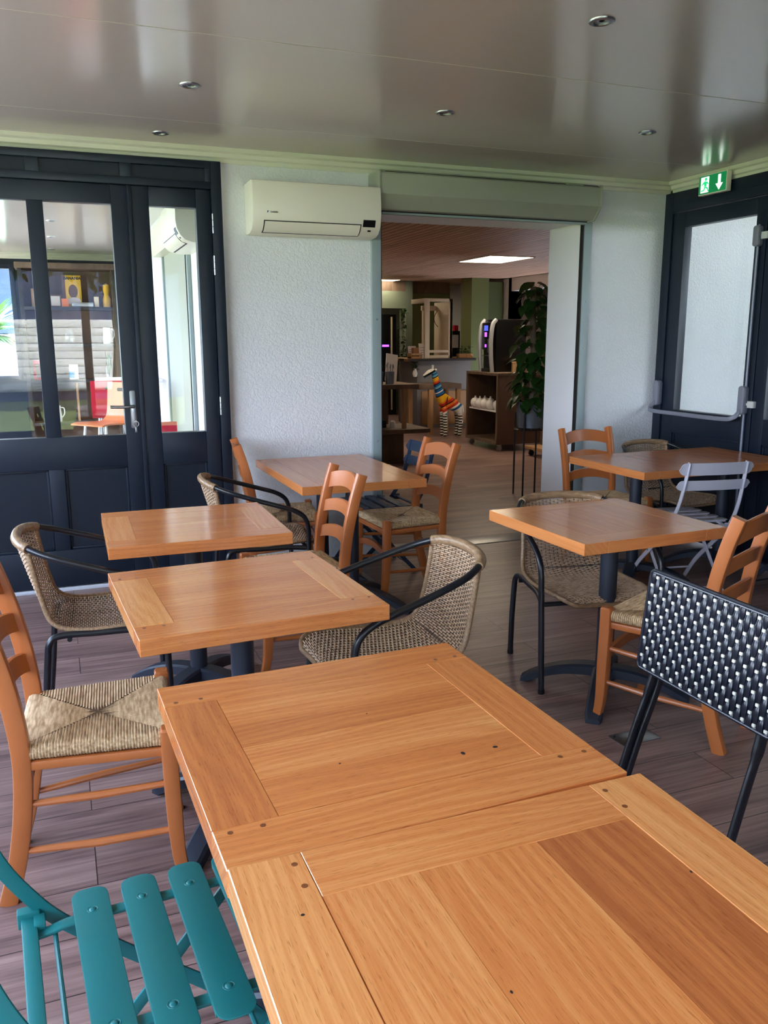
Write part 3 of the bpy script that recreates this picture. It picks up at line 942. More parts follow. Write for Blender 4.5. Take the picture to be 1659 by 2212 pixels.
    for i in range(n):
        u = lerp(-1, 1, (i + .5) / n)
        f = 1 - abs(u)
        for (yy, hw, d) in ((yf, hf, -1), (yr, hr, 1)):
            cord((u * hw, yy, zt + rnd.uniform(-.0005, .0005)), (0, d, 0), max(.015, f * (yf - yr) / 2 * .985), .0042)
    mb.build('rush_seat', [M['rush'], M['rush_dark']], t, 60, False)
    return t

def P3(o, x, y, rz):
    o.location = (x, y, 0); o.rotation_euler = (0, 0, R(rz)); return o
G1 = 'rush seated ladder-back chairs'
rc = P3(make_rush_chair('nearest rush seated wooden chair, at the left edge beside the large pegged table'), .030, 2.365, -94)
dup(rc, (1.872, 4.535, 0), 93, 'wooden ladder-back chair on the opening side of the long table at the white wall', G1)
dup(rc, (.985, 3.70, 0), 92, 'wooden ladder-back chair with its back turned between two tables below the air conditioner', G1)
dup(rc, (1.235, 4.93, 0), -98, 'wooden ladder-back chair close to the white edge bead, behind a wicker armchair', G1)
dup(rc, (2.185, 2.475, 0), 26, 'wooden ladder-back chair behind the black woven chair on the right', G1)
dup(rc, (3.335, 4.555, 0), 178, 'wooden ladder-back chair standing before the right side of the wide opening', G1)

# ---- wicker armchair (front = +y)
def make_wicker_chair(label):
    t = thing('wicker_armchair', label, 'armchair', group='wicker armchairs')
    prof = [(.282, .402), (.272, .424), (.235, .437), (.16, .436), (.06, .428), (-.05, .424), (-.14, .434), (-.192, .468), (-.216, .54), (-.234, .63), (-.247, .710), (-.250, .744)]
    hw = [.135, .178, .206, .222, .226, .224, .216, .206, .198, .194, .194, .196]
    pc = catmull([(a, b, 0) for a, b in prof], 10)
    hc = catmull([(h, 0, 0) for h in hw], 10)
    Ls = [0]
    for a, b in zip(pc, pc[1:]): Ls.append(Ls[-1] + (b - a).length)
    tot = Ls[-1]
    def at(s):
        s = max(0, min(tot - 1e-6, s))
        lo = 0
        while Ls[lo + 1] < s: lo += 1
        f = (s - Ls[lo]) / max(1e-9, Ls[lo + 1] - Ls[lo])
        q = pc[lo].lerp(pc[lo + 1], f); h = hc[lo].lerp(hc[lo + 1], f).x
        d = (pc[lo + 1] - pc[lo]).normalized()
        return q.x, q.y, h, d.x, d.y
    def S(u, s):
        y, z, h, dy, dz = at(s)
        ny, nz = dz, -dy       # normal towards the back / below
        if nz > 0 and False: ny, nz = -ny, -nz
        k = s / tot
        sag = (.016 + (.038 * max(0, (k - .6) / .4))) * (1 - u * u)
        y2, z2 = y + (-abs(dz)) * sag, z - abs(dy) * sag * (.9 if k < .6 else .2)
        return Vector((u * h, y2, z2)), Vector((0, -dz, dy))
    mb = MB()
    ncol = 20
    pitch = .0074
    nrow = int(tot / pitch)
    for i in range(nrow):
        s = (i + .5) * tot / nrow
        pts = []
        for j in range(2 * ncol + 1):
            u = lerp(-1, 1, j / (2 * ncol))
            P, nn = S(u, s)
            off = .0032 * math.cos(PI * j / 2 * 1.0 + (i % 2) * PI) if j % 2 == 0 else 0
            pts.append(P - nn * off)
        mb.sweep(pts, circ(.0028, 5), (0, 0, 1) if False else None, caps=False)
    for j in range(ncol + 1):
        u = lerp(-1, 1, j / ncol)
        if j in (0, ncol): continue
        pts = [S(u, tot * k / 70)[0] for k in range(71)]
        mb.tube(pts, .0019, 4, caps=False, mi=1)
    mb.build('woven_seat', [M['wicker'], M['wicker_warp']], t, 60, False)
    # wrapped edge round the seat, a ribbed binding
    eb = MB()
    path = [S(-1, tot * (1 - k / 60))[0] for k in range(61)][1:]
    front = [S(lerp(-1, 1, k / 24), 0)[0] for k in range(1, 24)]
    path = path + front + [S(1, tot * k / 60)[0] for k in range(60)]
    dense = []
    for a, b in zip(path, path[1:]):
        m = max(1, int((b - a).length / .0022))
        for q in range(m): dense.append(a.lerp(b, q / m))
    eb.tube(dense, [.0098 + .0009 * (k % 2) for k in range(len(dense))], 7, mi=0)
    eb.build('edge_binding', [M['wrap']], t, 80, False)
    hoop_half = [(.268, .218, .44), (.270, .216, .52), (.271, .196, .578), (.270, .140, .618), (.266, .04, .652), (.258, -.08, .690), (.236, -.19, .726), (.184, -.262, .752), (.10, -.296, .762), (0, -.304, .765)]
    left = [(-x, y, z) for x, y, z in hoop_half]
    loop = catmull(left + list(reversed(hoop_half[:-1])), 8)
    MB().tube(loop, .0125, 12).build('arm_frame', M['black_metal'], t, 60)
    wrap = [p for p in loop if abs(p.x) < .205 and p.z > .70]
    dense = []
    for a, b in zip(wrap, wrap[1:]):
        m = max(1, int((b - a).length / .0024))
        for q in range(m): dense.append(a.lerp(b, q / m))
    MB().tube(dense, [.0178 + .0008 * (k % 2) for k in range(len(dense))], 12).build('back_wrap', M['wrap'], t, 80, False)
    for s in (-1, 1):
        lf = MB().tube(catmull([(s * .256, .225, .004), (s * .262, .222, .22), (s * .268, .218, .445)], 6), .0130, 12).build('front_leg', M['black_metal'], t, 60)
        lr = MB().tube(catmull([(s * .262, .205, .410), (s * .240, .10, .414), (s * .230, -.03, .412), (s * .230, -.160, .414), (s * .236, -.200, .392), (s * .238, -.212, .33), (s * .239, -.228, .18), (s * .234, -.25, .004)], 6), .0130, 12).build('rear_leg', M['black_metal'], t, 60)
        for (x, y, pa) in ((s * .256, .225, lf), (s * .234, -.25, lr)):
            MB().lathe([(0, 0), (.0140, 0), (.0150, .004), (.0145, .02), (.0128, .021)], (x, y, 0), 12).build('foot_cap', M['black'], pa)
    MB().tube([(-.266, .219, .398), (.266, .219, .398)], .010, 10).build('seat_crossbar', M['black_metal'], t, 60)
    MB().tube([(-.244, -.13, .400), (.244, -.13, .400)], .009, 8).build('seat_crossbar', M['black_metal'], t, 60)
    return t
G2 = 'wicker armchairs'
wc = P3(make_wicker_chair('wicker armchair tucked under the right hand table, facing the viewer'), 2.135, 3.06, 169)
dup(wc, (1.03, 2.615, 0), 89, 'wicker armchair with a pale lit back, pushed against the table behind the large one', G2)
dup(wc, (.115, 3.42, 0), -93, 'wicker armchair at the left edge in front of the navy doors', G2)
dup(wc, (.985, 4.44, 0), -94, 'wicker armchair facing the long table at the white wall, its back toward the navy doors', G2)
dup(wc, (3.90, 4.60, 0), 184, 'wicker armchair in the far corner against the exit door', G2)

# ---- folding metal bistro chair (front = +y)
def make_bistro_chair(label, mat, slatmat=None):
    t = thing('folding_chair', label, 'chair')
    slatmat = slatmat or mat
    W = .435
    ys = [-.128, -.037, .054, .142, .222]
    for i, y in enumerate(ys):
        w = .067
        zt = .45 - (.004 if i == 4 else 0)
        mb = MB()
        mb.prism([(a, b) for a, b in rrect(W, w, .024, 5)], -.004, 0, Matrix.Translation((0, y, zt)), 0, .0022)
        # folded down lips
        for sy in (-1, 1):
            mb.box(-W / 2 + .024, W / 2 - .024, y + sy * (w / 2 - .0014) - .0012, y + sy * (w / 2 - .0014) + .0012, zt - .012, zt - .003, .0008)
        so_ = mb.build('seat_slat', slatmat, t, 40)
        for sx in (-1, 1):
            rv = MB().lathe([(0, .0026), (.004, .0022), (.0066, .0004), (.0070, -.001)], (sx * .148, y, zt), 14)
            rv.lathe([(.0085, -.0004), (.0095, .0006), (.0105, -.0004)], (sx * .148, y, zt), 14)
            rv.build('rivet', slatmat, so_, 40)
    for s in (-1, 1):
        MB().sweep(catmull([(s * .148, -.236, .428), (s * .148, -.205, .430), (s * .148, -.178, .436), (s * .148, -.15, .437), (s * .148, .0, .437), (s * .148, .20, .435)], 4), rrect(.024, .007, .002), (0, 0, 1)).build('seat_rail', mat, t, 40)
        MB().sweep(catmull([(s * .176, -.345, .822), (s * .180, -.318, .70), (s * .186, -.282, .575), (s * .194, -.232, .478), (s * .197, -.172, .400), (s * .196, -.05, .290), (s * .196, .12, .14), (s * .196, .235, .0)], 6), rrect(.007, .028, .002), (0, 1, 0)).build('back_stile', mat, t, 40)
        MB().sweep([(s * .180, .165, .428), (s * .182, .0, .245), (s * .184, -.225, .0)], rrect(.007, .026, .002), (0, 1, 0)).build('rear_leg', mat, t, 40)
        MB().lathe([(0, .006), (.006, .005), (.008, 0)], n=12, M=Matrix.Translation((s * .2, .005, .250)) @ Matrix.Rotation(R(90 * s), 4, 'Y')).build('pivot_rivet', M['steel'], t)
        # cast joint between back stile and seat
        jb = MB().box(s * .197 - .012, s * .197 + .012, -.258, -.218, .420, .452, .004).box(s * .172 - .018, s * .172 + .018, -.23, -.21, .424, .444, .003)
        jb.build('joint_bracket', mat, t, 40)
    MB().sweep([(-.19, -.238, .436), (.19, -.238, .436)], rrect(.028, .010, .003), (0, 0, 1)).build('rear_crossbar', mat, t, 40)
    for rp, rq in (((-.148, -.196, .424), .0045), ((-.184, -.18, .05), .006), ((-.196, .175, .075), .006)):
        MB().tube([rp, (-rp[0], rp[1], rp[2])], rq, 8).build('cross_rod', mat, t, 40)
    for z, h, y in ((.785, .070, -.338), (.690, .058, -.315)):
        mb = MB(); vs, fs = [], []
        us = [-1, -.994, -.978, -.952, -.92, -.88, -.7, -.45, -.2, 0, .2, .45, .7, .88, .92, .952, .978, .994, 1]
        n = len(us) - 1
        for i in range(n + 1):
            u = us[i]; x = u * .222
            e = max(0, (abs(u) - .86) / .14)
            hh = h / 2 * math.sqrt(max(.03, 1 - e * e))
            bow = .022 * (1 - u * u)
            for dz, dy in ((-1, .003), (1, .003), (1, -.003), (-1, -.003)):
                vs.append((x, y - bow + dy - dz * h * .11 + .008, z + dz * hh))
        for i in range(n):
            for q in range(4):
                p = (q + 1) % 4
                fs.append([i * 4 + q, i * 4 + p, (i + 1) * 4 + p, (i + 1) * 4 + q])
        fs += [list(range(4)), [n * 4 + q for q in reversed(range(4))]]
        mb.add(vs, fs)
        mb.build('back_slat', slatmat, t, 50)
    return t
P3(make_bistro_chair('teal slatted metal folding chair at the lower left corner', M['teal']), .125, 1.352, -86)
P3(make_bistro_chair('pale grey folding metal chair at the corner table, its back to the viewer', M['pale_grey']), 3.435, 3.93, -10)
P3(make_bistro_chair('slate blue folding metal chair half hidden behind the long table at the white wall', M['slate'], M['slate']), 1.885, 5.045, 90)
P3(make_bistro_chair('dark folding metal chair in the shadow at the right edge', M['dark_slat']), 3.95, 3.50, 4)

# ---- black woven folding chair on the right, seen from behind
bk = thing('woven_bistro_chair', 'black woven chair with white dots at the right edge', 'chair', (1.55, 1.625, 0), -90)
# local: front = +y -> world +x ; local x -> world -y
def woven_panel(w, h, name, Mx):
    mb = MB()
    mb.prism(rrect(w, h, .016, 4), -.006, .006, Mx, 0, .004)
    loop = [(x, y, 0) for x, y in rrect(w + .004, h + .004, .017, 4)]
    mb.tube([Mx @ Vector(p) for p in loop], .0062, 8, True)
    ncol = 26
    cw = (w - .016) / ncol
    st = .052
    for face in (1, -1):
        for i in range(ncol):
            x = -w / 2 + .008 + (i + .5) * cw
            o = (i % 2) * .5
            K = 44
            pts, sc = [], []
            for k in range(K + 1):
                v = lerp(-h / 2 + .004, h / 2 - .004, k / K)
                q = (v / st + o) % 1.0                       # 0 at a knot
                e = math.sin(PI * q) ** .6 if q > 0 else 0
                pts.append(Mx @ Vector((x, v, face * (.0045 + .0042 * e))))
                sc.append(.30 + .70 * e)
            mb.sweep(pts, [(a * cw * .46, b * .0036) for a, b in circ(1, 8)], (Mx.to_3x3() @ Vector((0, 0, 1))), scale=sc)
            n0 = int(-h / 2 / st) - 1
            for r in range(n0, -n0 + 1):
                v = (r - o) * st
                if abs(v) > h / 2 - .012: continue
                b = bmesh.new(); bmesh.ops.create_cube(b, size=1)
                bmesh.ops.bevel(b, geom=list(b.edges), offset=.24, segments=2, profile=.6, affect='EDGES')
                for vv in b.verts:
                    vv.co = Vector((x + vv.co.x * .0092, v + vv.co.y * .0085, face * .0088 + vv.co.z * .006))
                mb.bm(b, 1, Mx)
    return mb.build(name, [M['vinyl'], M['knot']], bk, 40)
TILT = -6
PM = Matrix.Translation((0, -.012, .703)) @ Matrix.Rotation(R(90 + TILT), 4, 'X')
woven_panel(.50, .285, 'woven_backrest', PM)
SM = Matrix.Translation((0, .055, .56)) @ Matrix.Rotation(R(90 - 8), 4, 'X')
sm_ = MB().prism(rrect(.38, .24, .03, 4), -.009, .009, Matrix.Translation((0, .022, .712)) @ Matrix.Rotation(R(90 + TILT), 4, 'X'), 0, .004)
sm_.build('folded_seat', M['vinyl'], bk)
for s in (-1, 1):
    MB().sweep(catmull([(s * .196, .004, .80), (s * .197, .002, .70), (s * .199, -.004, .565)], 4), rrect(.028, .012, .004), (0, 1, 0)).build('back_stile', M['black_metal'], bk)
    MB().sweep(catmull([(s * .199, -.004, .565), (s * .203, -.022, .50), (s * .207, -.055, .40), (s * .213, -.12, .18), (s * .218, -.165, .0)], 5), rrect(.013, .026, .005), (0, 1, 0), scale=[1.25 if k < 6 else 1 for k in range(21)]).build('rear_leg', M['black_metal'], bk)
    MB().sweep(catmull([(s * .186, .016, .72), (s * .188, .008, .565), (s * .190, -.012, .48), (s * .196, -.05, .36), (s * .201, -.10, .18), (s * .205, -.14, .0)], 5), rrect(.010, .020, .004), (0, 1, 0)).build('front_leg', M['black_metal'], bk)

# ------------------------------------------------------------------ the cafe beyond the opening
YC = YB + .41
ZK = 2.5
CX1 = 7.4
cc = struct('ceiling_cafe', MB().box(1.3, 9.0, YC, 16.8, ZK, ZK + .4), M['slats_ceiling'], 'brown slatted wood ceiling of the cafe', 'ceiling')
struct('wall_cafe_right', MB().box(CX1, CX1 + .2, YC, 10.9, 0, ZK).box(CX1, CX1 + .2, 10.9, 13.0, 2.28, ZK).box(CX1, CX1 + .2, 13.0, 16.8, 0, ZK), M['white'], 'white side wall of the cafe behind the tall plant', 'wall')
struct('wall_cafe_back', MB().box(1.0, 9.0, 16.6, 16.8, 0, 2.9), M['grey_green'], 'far wall of the cafe', 'wall')
struct('wall_cafe_left', MB().box(1.0, 1.3, 12.4, 16.8, 0, 2.9), M['grey_green'], 'left wall of the cafe', 'wall')
struct('wall_cafe_recess', MB().box(CX1 + .6, CX1 + .7, 10.5, 13.4, 0, ZK).box(CX1, CX1 + .7, 10.8, 10.9, 0, ZK).box(CX1, CX1 + .7, 13.0, 13.1, 0, ZK), flat('recess_brown', lin(84, 62, 48), .7), 'dark recess behind the coffee machine', 'wall')
struct('column', MB().box(6.74, 7.07, 13.2, 13.6, 0, ZK), M['sage'], 'sage green column behind the coffee machine', 'column')
struct('trim_9', MB().box(7.075, 7.38, 13.25, 13.6, 0, 2.44), flat('darker_green', lin(86, 98, 62), .6), 'darker green return beside the sage column', 'column')  # darker green box next to the column
struct('wall_cafe_sage', MB().box(6.12, 6.95, 14.5, 14.7, 0, ZK), M['sage'], 'olive green wall behind the counter', 'wall')
struct('trim_10', MB().box(5.98, 6.11, 14.3, 14.6, 0, ZK).box(5.2, 5.98, 14.3, 14.6, 2.02, 2.32), M['grey_green'], 'grey green door frame at the back of the cafe', 'door frame')
struct('trim_11', MB().box(6.0, 6.9, 14.45, 14.5, 2.3, ZK).box(4.6, 5.98, 14.3, 14.4, 2.32, ZK), M['grey_wood'], 'wooden fascia under the cafe ceiling', 'trim')

# ceiling light panels with louvres
def light_panel(x, y, label):
    t = thing('ceiling_light_panel', label, 'ceiling light', (x, y, ZK), 0, 'lit ceiling panels')
    m = MB(); w, d = .33, .45
    m.box(-w, w, -d, -d + .02, -.012, 0).box(-w, w, d - .02, d, -.012, 0).box(-w, -w + .02, -d, d, -.012, 0).box(w - .02, w, -d, d, -.012, 0)
    m.build('panel_frame', M['white'], t)
    MB().box(-w + .02, w - .02, -d + .02, d - .02, -.004, -.001).build('diffuser', M['lamp'], t)
    lv = MB()
    for i in range(1, 8):
        yy = lerp(-d, d, i / 8); lv.box(-w + .02, w - .02, yy - .004, yy + .004, -.014, -.004)
    lv.build('louvre', M['cream'], t)
    return t
lp = light_panel(5.44, 10.0, 'lit louvred ceiling panel above the coffee machine')
dup(lp, (5.42, 14.4, ZK), 0, 'second lit ceiling panel, farther back at the left of the opening')
dup(lp, (2.9, 10.0, ZK), 0, 'lit ceiling panel hidden behind the white wall')

# cabinet on castors (open front faces the left, -x)
cb = thing('rolling_cabinet', 'reclaimed wood rolling cabinet with an open shelf, carrying the coffee machine', 'cabinet', (5.44, 10.31, 0), -1.5)
# local: x 0..0.72 deep, y -.48.. .48 wide
for y in (-.48, .44):
    MB().box(0, .72, y, y + .04, .09, 1.0, .003).build('side_panel', M['reclaimed'], cb)
MB().box(-.004, .726, -.486, .486, 1.0, 1.04, .004).build('top', M['grey_wood'], cb)
MB().box(0, .72, -.44, .44, .09, .13, .003).build('bottom', M['grey_wood'], cb)
MB().box(.695, .715, -.44, .44, .13, 1.0).build('back_panel', M['reclaimed'], cb)
pm = MB().box(.5, .69, -.436, -.30, .13, 1.0).box(.62, .69, .30, .436, .13, .55)
pm.build('inner_post', M['pine'], cb)
MB().box(-.004, 0.012, .445, .483, .09, 1.0).box(-.004, .012, -.483, -.445, .09, 1.0).box(-.004, .012, -.48, .48, .09, .128).build('edge_strip', M['grey_wood'], cb)
MB().box(.03, .66, -.44, .44, .515, .535, .002).build('shelf', M['white'], cb)
for px, py in ((.07, -.42), (.07, .42), (.65, -.42), (.65, .42)):
    k = MB().tube([(px, py - .014, .036), (px, py + .014, .036)], .036, 16)
    k.box(px - .025, px + .025, py - .022, py + .022, .066, .09, .004).box(px - .012, px + .012, py - .024, py - .016, .03, .075).box(px - .012, px + .012, py + .016, py + .024, .03, .075)
    k.build('castor', M['steel'], cb)
# round pots on its shelf
def pot(name, x, y, z, label, group):
    t = MB().lathe([(0, 0), (.03, 0), (.058, .02), (.070, .06), (.066, .10), (.045, .128), (.02, .138), (.012, .15), (.014, .162), (0, .168)], (0, 0, 0), 20)
    t.tube(catmull([(.06, 0, .10), (.095, 0, .095), (.098, 0, .05), (.062, 0, .035)], 5), .007, 6)
    o = t.build(name, M['ceramic']); o.location = (x, y, z); return tag(o, label, 'teapot', group)
sh = [(5.50, 10.60), (5.50, 10.46), (5.50, 10.31), (5.51, 10.17), (5.62, 10.54), (5.62, 10.38), (5.53, 10.0)]
for i, (x, y) in enumerate(sh):
    o = pot('white_teapot', x, y, .535, 'white round pot in the cluster on the shelf of the rolling cabinet', 'white pots on the cabinet shelf')
    o.rotation_euler = (0, 0, random.uniform(0, 6))

# coffee machine (front faces -x)
cm = thing('coffee_machine', 'black and silver bean-to-cup coffee machine on the rolling cabinet', 'coffee machine', (5.50, 10.33, 1.04), -1.5)
MB().box(.06, .52, -.19, .19, 0, .70, .02).build('body', M['black'], cm)
for sy in (-1, 1):
    m = MB()
    m.sweep(catmull([(.02, sy * .165, .0), (.0, sy * .165, .2), (-.005, sy * .165, .45), (.02, sy * .165, .63), (.07, sy * .165, .695)], 5), rrect(.05, .05, .012), (0, 1, 0))
    m.build('silver_side_column', M['silver'], cm)
fp = MB().box(.0, .07, -.13, .13, .30, .66, .02).build('front_panel', M['black'], cm)
MB().box(-.004, .004, -.06, .05, .55, .62, .002).build('display', flat('display_blue', lin(30, 30, 90), .2, emit=lin(70, 80, 220), estr=.5), fp)
MB().box(-.005, .002, -.03, .03, .47, .53, .002).box(-.005, .002, -.02, .02, .33, .37, .002).build('lit_button_panel', M['purple'], fp)
MB().box(-.012, .01, -.10, -.06, .26, .44, .008).build('chrome_spout', M['steel'], fp)
MB().box(.0, .12, -.12, .12, .0, .045, .006).build('drip_tray', M['dark'], cm)
MB().box(-.002, .002, -.13, .13, .215, .225).build('chrome_line', M['steel'], cm)
tb = thing('wooden_tub', 'pale round wooden box beside the coffee machine', 'box', (5.80, 9.93, 1.04))
MB().lathe([(0, 0), (.10, 0), (.10, .125), (.094, .125), (.094, .01), (0, .01)], n=28).build('tub', M['pine'], tb)
MB().lathe([(0, .127), (.103, .127), (.103, .142), (0, .142)], n=28).build('lid', M['pine'], tb)

# second low trolley to the right
tr = thing('low_trolley', 'low wooden trolley on castors behind the plant stand', 'trolley', (5.95, 9.10, 0))
MB().box(-.35, .55, -.3, .3, .09, .13, .003).build('deck', M['pine'], tr)
MB().box(-.12, .55, -.27, .3, .2, .95, .004).build('crate', M['reclaimed'], tr)
MB().box(-.12, .55, -.27, .3, .13, .2).build('plinth', M['reclaimed'], tr)
for px, py in ((-.28, -.24), (.48, -.24), (-.28, .24), (.48, .24)):
    k = MB().tube([(px, py - .014, .036), (px, py + .014, .036)], .036, 16)
    k.box(px - .025, px + .025, py - .02, py + .02, .066, .09, .004)
    k.build('castor', M['dark'], tr)

# giraffe statue
gi = thing('giraffe_statue', 'multicoloured striped giraffe statue with a white head', 'statue', (5.585, 11.62, 0), 178)
def skin_body(name, chain, mats, parent):
    """chain: list of branches, each a list of (pos, radius); first point of the first branch is the root"""
    me = bpy.data.meshes.new(name)
    vs, es, rs = [], [], []
    idx = {}
    def vid(p, r):
        k = tuple(round(c, 4) for c in p)
        if k not in idx:
            idx[k] = len(vs); vs.append(p); rs.append(r)
        return idx[k]
    for br in chain:
        prev = None
        for p, r in br:
            i = vid(p, r)
            if prev is not None and (prev, i) not in es: es.append((prev, i))
            prev = i
    me.from_pydata(vs, es, [])
    o = bpy.data.objects.new(name, me); COL.objects.link(o)
    md = o.modifiers.new('skin', 'SKIN'); md.use_smooth_shade = True
    for i, sv in enumerate(me.skin_vertices[0].data):
        rr = rs[i]; sv.radius = rr if isinstance(rr, tuple) else (rr, rr)
        sv.use_root = (i == 0)
    s = o.modifiers.new('sub', 'SUBSURF'); s.levels = 2; s.render_levels = 2
    dg = bpy.context.evaluated_depsgraph_get()
    me2 = bpy.data.meshes.new_from_object(o.evaluated_get(dg))
    bpy.data.objects.remove(o); bpy.data.meshes.remove(me)
    me2.materials.clear()
    for m_ in mats: me2.materials.append(m_)
    me2.polygons.foreach_set('use_smooth', [True] * len(me2.polygons))
    o = bpy.data.objects.new(name, me2); COL.objects.link(o); o.parent = parent
    return o
# local: the giraffe looks along +x (turned by 178 degrees it looks to the left)
def giraffe_mat():
    m_, nt, p = nodes('giraffe_stripes')
    tc = N(nt, 'ShaderNodeTexCoord')
    sp = N(nt, 'ShaderNodeSeparateXYZ'); L(nt, tc, 'Object', sp, 0)
    # legs: black and white rings
    lm = N(nt, 'ShaderNodeMath', operation='MULTIPLY'); lm.inputs[1].default_value = 24
    L(nt, sp, 'Z', lm, 0)
    fr = N(nt, 'ShaderNodeMath', operation='FRACT'); L(nt, lm, 0, fr, 0)
    rl = ramp(nt, [(.0, lin(228, 222, 208)), (.5, lin(20, 22, 26))], 'CONSTANT'); L(nt, fr, 0, rl, 0)
    # body and neck: coloured bands measured along the neck direction
    d = N(nt, 'ShaderNodeVectorMath', operation='DOT_PRODUCT'); d.inputs[1].default_value = (.48, 0, .88)
    L(nt, tc, 'Object', d, 0)
    mr = N(nt, 'ShaderNodeMapRange'); mr.inputs['From Min'].default_value = .30; mr.inputs['From Max'].default_value = 1.02
    L(nt, d, 'Value', mr, 0)
    B, Y, Rd, O, W_, K, LB_ = lin(28, 92, 150), lin(232, 172, 36), lin(196, 52, 28), lin(228, 120, 40), lin(230, 226, 214), lin(18, 20, 28), lin(96, 160, 190)
    st = [(0, W_), (.05, B), (.10, W_), (.14, Rd), (.19, O), (.24, K), (.26, Rd), (.31, O), (.34, Y), (.43, Y), (.47, K), (.49, B), (.55, W_), (.57, B), (.62, K), (.64, LB_), (.68, B), (.72, K), (.74, Rd), (.77, O), (.80, Y), (.86, K), (.88, LB_), (.92, B), (.95, LB_), (.98, K)]
    r = ramp(nt, st[:30], 'CONSTANT'); L(nt, mr, 0, r, 0)
    gt = N(nt, 'ShaderNodeMath', operation='GREATER_THAN'); gt.inputs[1].default_value = .36
    L(nt, sp, 'Z', gt, 0)
    mx = N(nt, 'ShaderNodeMix', data_type='RGBA'); L(nt, gt, 0, mx, 0); L(nt, rl, 0, mx, 6); L(nt, r, 0, mx, 7)
    # white head
    gh = N(nt, 'ShaderNodeMath', operation='GREATER_THAN'); gh.inputs[1].default_value = 1.035
    L(nt, d, 'Value', gh, 0)
    mx2 = N(nt, 'ShaderNodeMix', data_type='RGBA'); L(nt, gh, 0, mx2, 0); nt.links.new(mx.outputs[2], mx2.inputs[6])
    mx2.inputs[7].default_value = W_
    nt.links.new(mx2.outputs[2], p.inputs['Base Color'])
    p.inputs['Roughness'].default_value = .18
    return m_
Mg = giraffe_mat()
root = ((-.02, 0, .50), (.085, .09))
chest = ((.10, 0, .54), (.085, .10))
body = [[root, chest, ((.155, 0, .64), (.080, .084)), ((.20, 0, .78), (.060, .062)), ((.235, 0, .90), (.050, .050)), ((.262, 0, 1.0), (.048, .050)), ((.315, 0, 1.005), (.052, .052)), ((.375, 0, .965), (.040, .040)), ((.43, 0, .92), (.030, .032))],
        [root, ((-.13, 0, .49), (.08, .085)), ((-.20, 0, .46), (.04, .04)), ((-.225, 0, .36), (.012, .012))]]
for s in (-1, 1):
    body.append([chest, ((.10, s * .06, .42), .040), ((.095, s * .062, .24), .034), ((.09, s * .064, .07), .031), ((.10, s * .064, .012), .030)])
    body.append([body[1][1], ((-.14, s * .06, .40), .045), ((-.165, s * .062, .24), .034), ((-.15, s * .064, .07), .031), ((-.142, s * .064, .012), .030)])
skin_body('giraffe_body', body, [Mg], gi)
for s in (-1, 1):
    MB().ball((.255, s * .058, 1.03), .03, 0, 2, (.5, 1.1, .55)).build('ear', M['ceramic'], gi)
    MB().tube([(.285, s * .018, 1.03), (.28, s * .022, 1.075), (.28, s * .022, 1.10)], [.008, .007, .011], 8).build('horn', M['ceramic'], gi)
    MB().ball((.325, s * .037, 1.015), .007).build('eye', M['black'], gi)

# counter with ledge, serving frame and things on it
ct = thing('counter', 'grey panelled service counter with a pale wooden ledge behind the giraffe', 'counter', (0, 0, 0))
MB().box(5.62, 6.62, 12.95, 13.7, .0, 1.12, .004).build('counter_body', M['concrete'], ct)
MB().box(5.40, 6.64, 12.80, 13.75, 1.12, 1.165, .004).build('counter_ledge', M['pine'], ct)
MB().box(5.70, 6.60, 12.93, 12.95, .06, .62, .003).build('lower_pine_panel', M['pine'], ct)
wf = thing('serving_frame', 'cream wooden window frame standing on the counter ledge', 'frame', (0, 0, 0))
m = MB()
frame_rect(m, 5.70, 6.20, 1.165, 2.13, .085, .05, .05, .05, 12.82, 12.86, .003)
m.box(5.70, 5.78, 12.86, 13.40, 2.06, 2.13, .003).box(6.13, 6.20, 12.82, 13.40, 1.165, 2.13, .003).box(6.13, 6.20, 12.82, 13.40, 2.08, 2.13, .003)
m.box(5.785, 6.15, 12.82, 12.86, 1.26, 1.30, .003)
m.build('frame_bars', M['cream'], wf)
MB().box(5.88, 6.0, 13.3, 13.36, 1.165, 2.0, .004).box(5.86, 6.12, 13.3, 13.36, 1.95, 2.03, .004).build('inner_post', M['cream'], wf)
MB().tube(catmull([(6.10, 13.2, 1.95), (6.05, 13.22, 1.85), (6.06, 13.22, 1.75), (6.11, 13.2, 1.68)], 6), .006, 6).build('hanging_cord', M['black'], wf)
o = MB().box(5.46, 5.66, 12.84, 13.0, 1.165, 1.20, .003).box(5.46, 5.66, 12.84, 12.855, 1.215, 1.25, .003).box(5.46, 5.66, 12.985, 13.0, 1.20, 1.25, .003).box(5.46, 5.475, 12.84, 13.0, 1.165, 1.25, .003).box(5.645, 5.66, 12.84, 13.0, 1.165, 1.25, .003).build('slatted_crate', M['pine'])
tag(o, 'small pale slatted crate at the left end of the counter ledge', 'crate')
o = MB().box(5.52, 5.62, 12.88, 12.96, 1.20, 1.34, .006).build('kraft_bag', flat('kraft_paper', lin(140, 100, 66), .8)); tag(o, 'brown paper packet in the small slatted crate', 'packet')
def card(x, y, z, w, h, rx, label, name='sign_card'):
    t = thing(name, label, 'card', (x, y, z), random.uniform(-8, 8))
    Mx = Matrix.Rotation(R(rx), 4, 'X')
    MB().box(-w / 2, w / 2, -.002, .002, 0, h, 0, M=Mx).build('card_sheet', M['paper'], t)
    lm = MB()
    for i in range(4):
        lm.box(-w * .36, w * random.uniform(.1, .36), -.0034, -.0022, h * (.22 + .16 * i), h * (.22 + .16 * i) + h * .028, 0, M=Mx)
    lm.build('printed_line', flat('print_grey', lin(110, 104, 104), .8) if 'print_grey' not in bpy.data.materials else bpy.data.materials['print_grey'], t)
    return t
card(5.69, 12.86, 1.165, .13, .25, -14, 'tall leaning menu card at the foot of the serving frame')
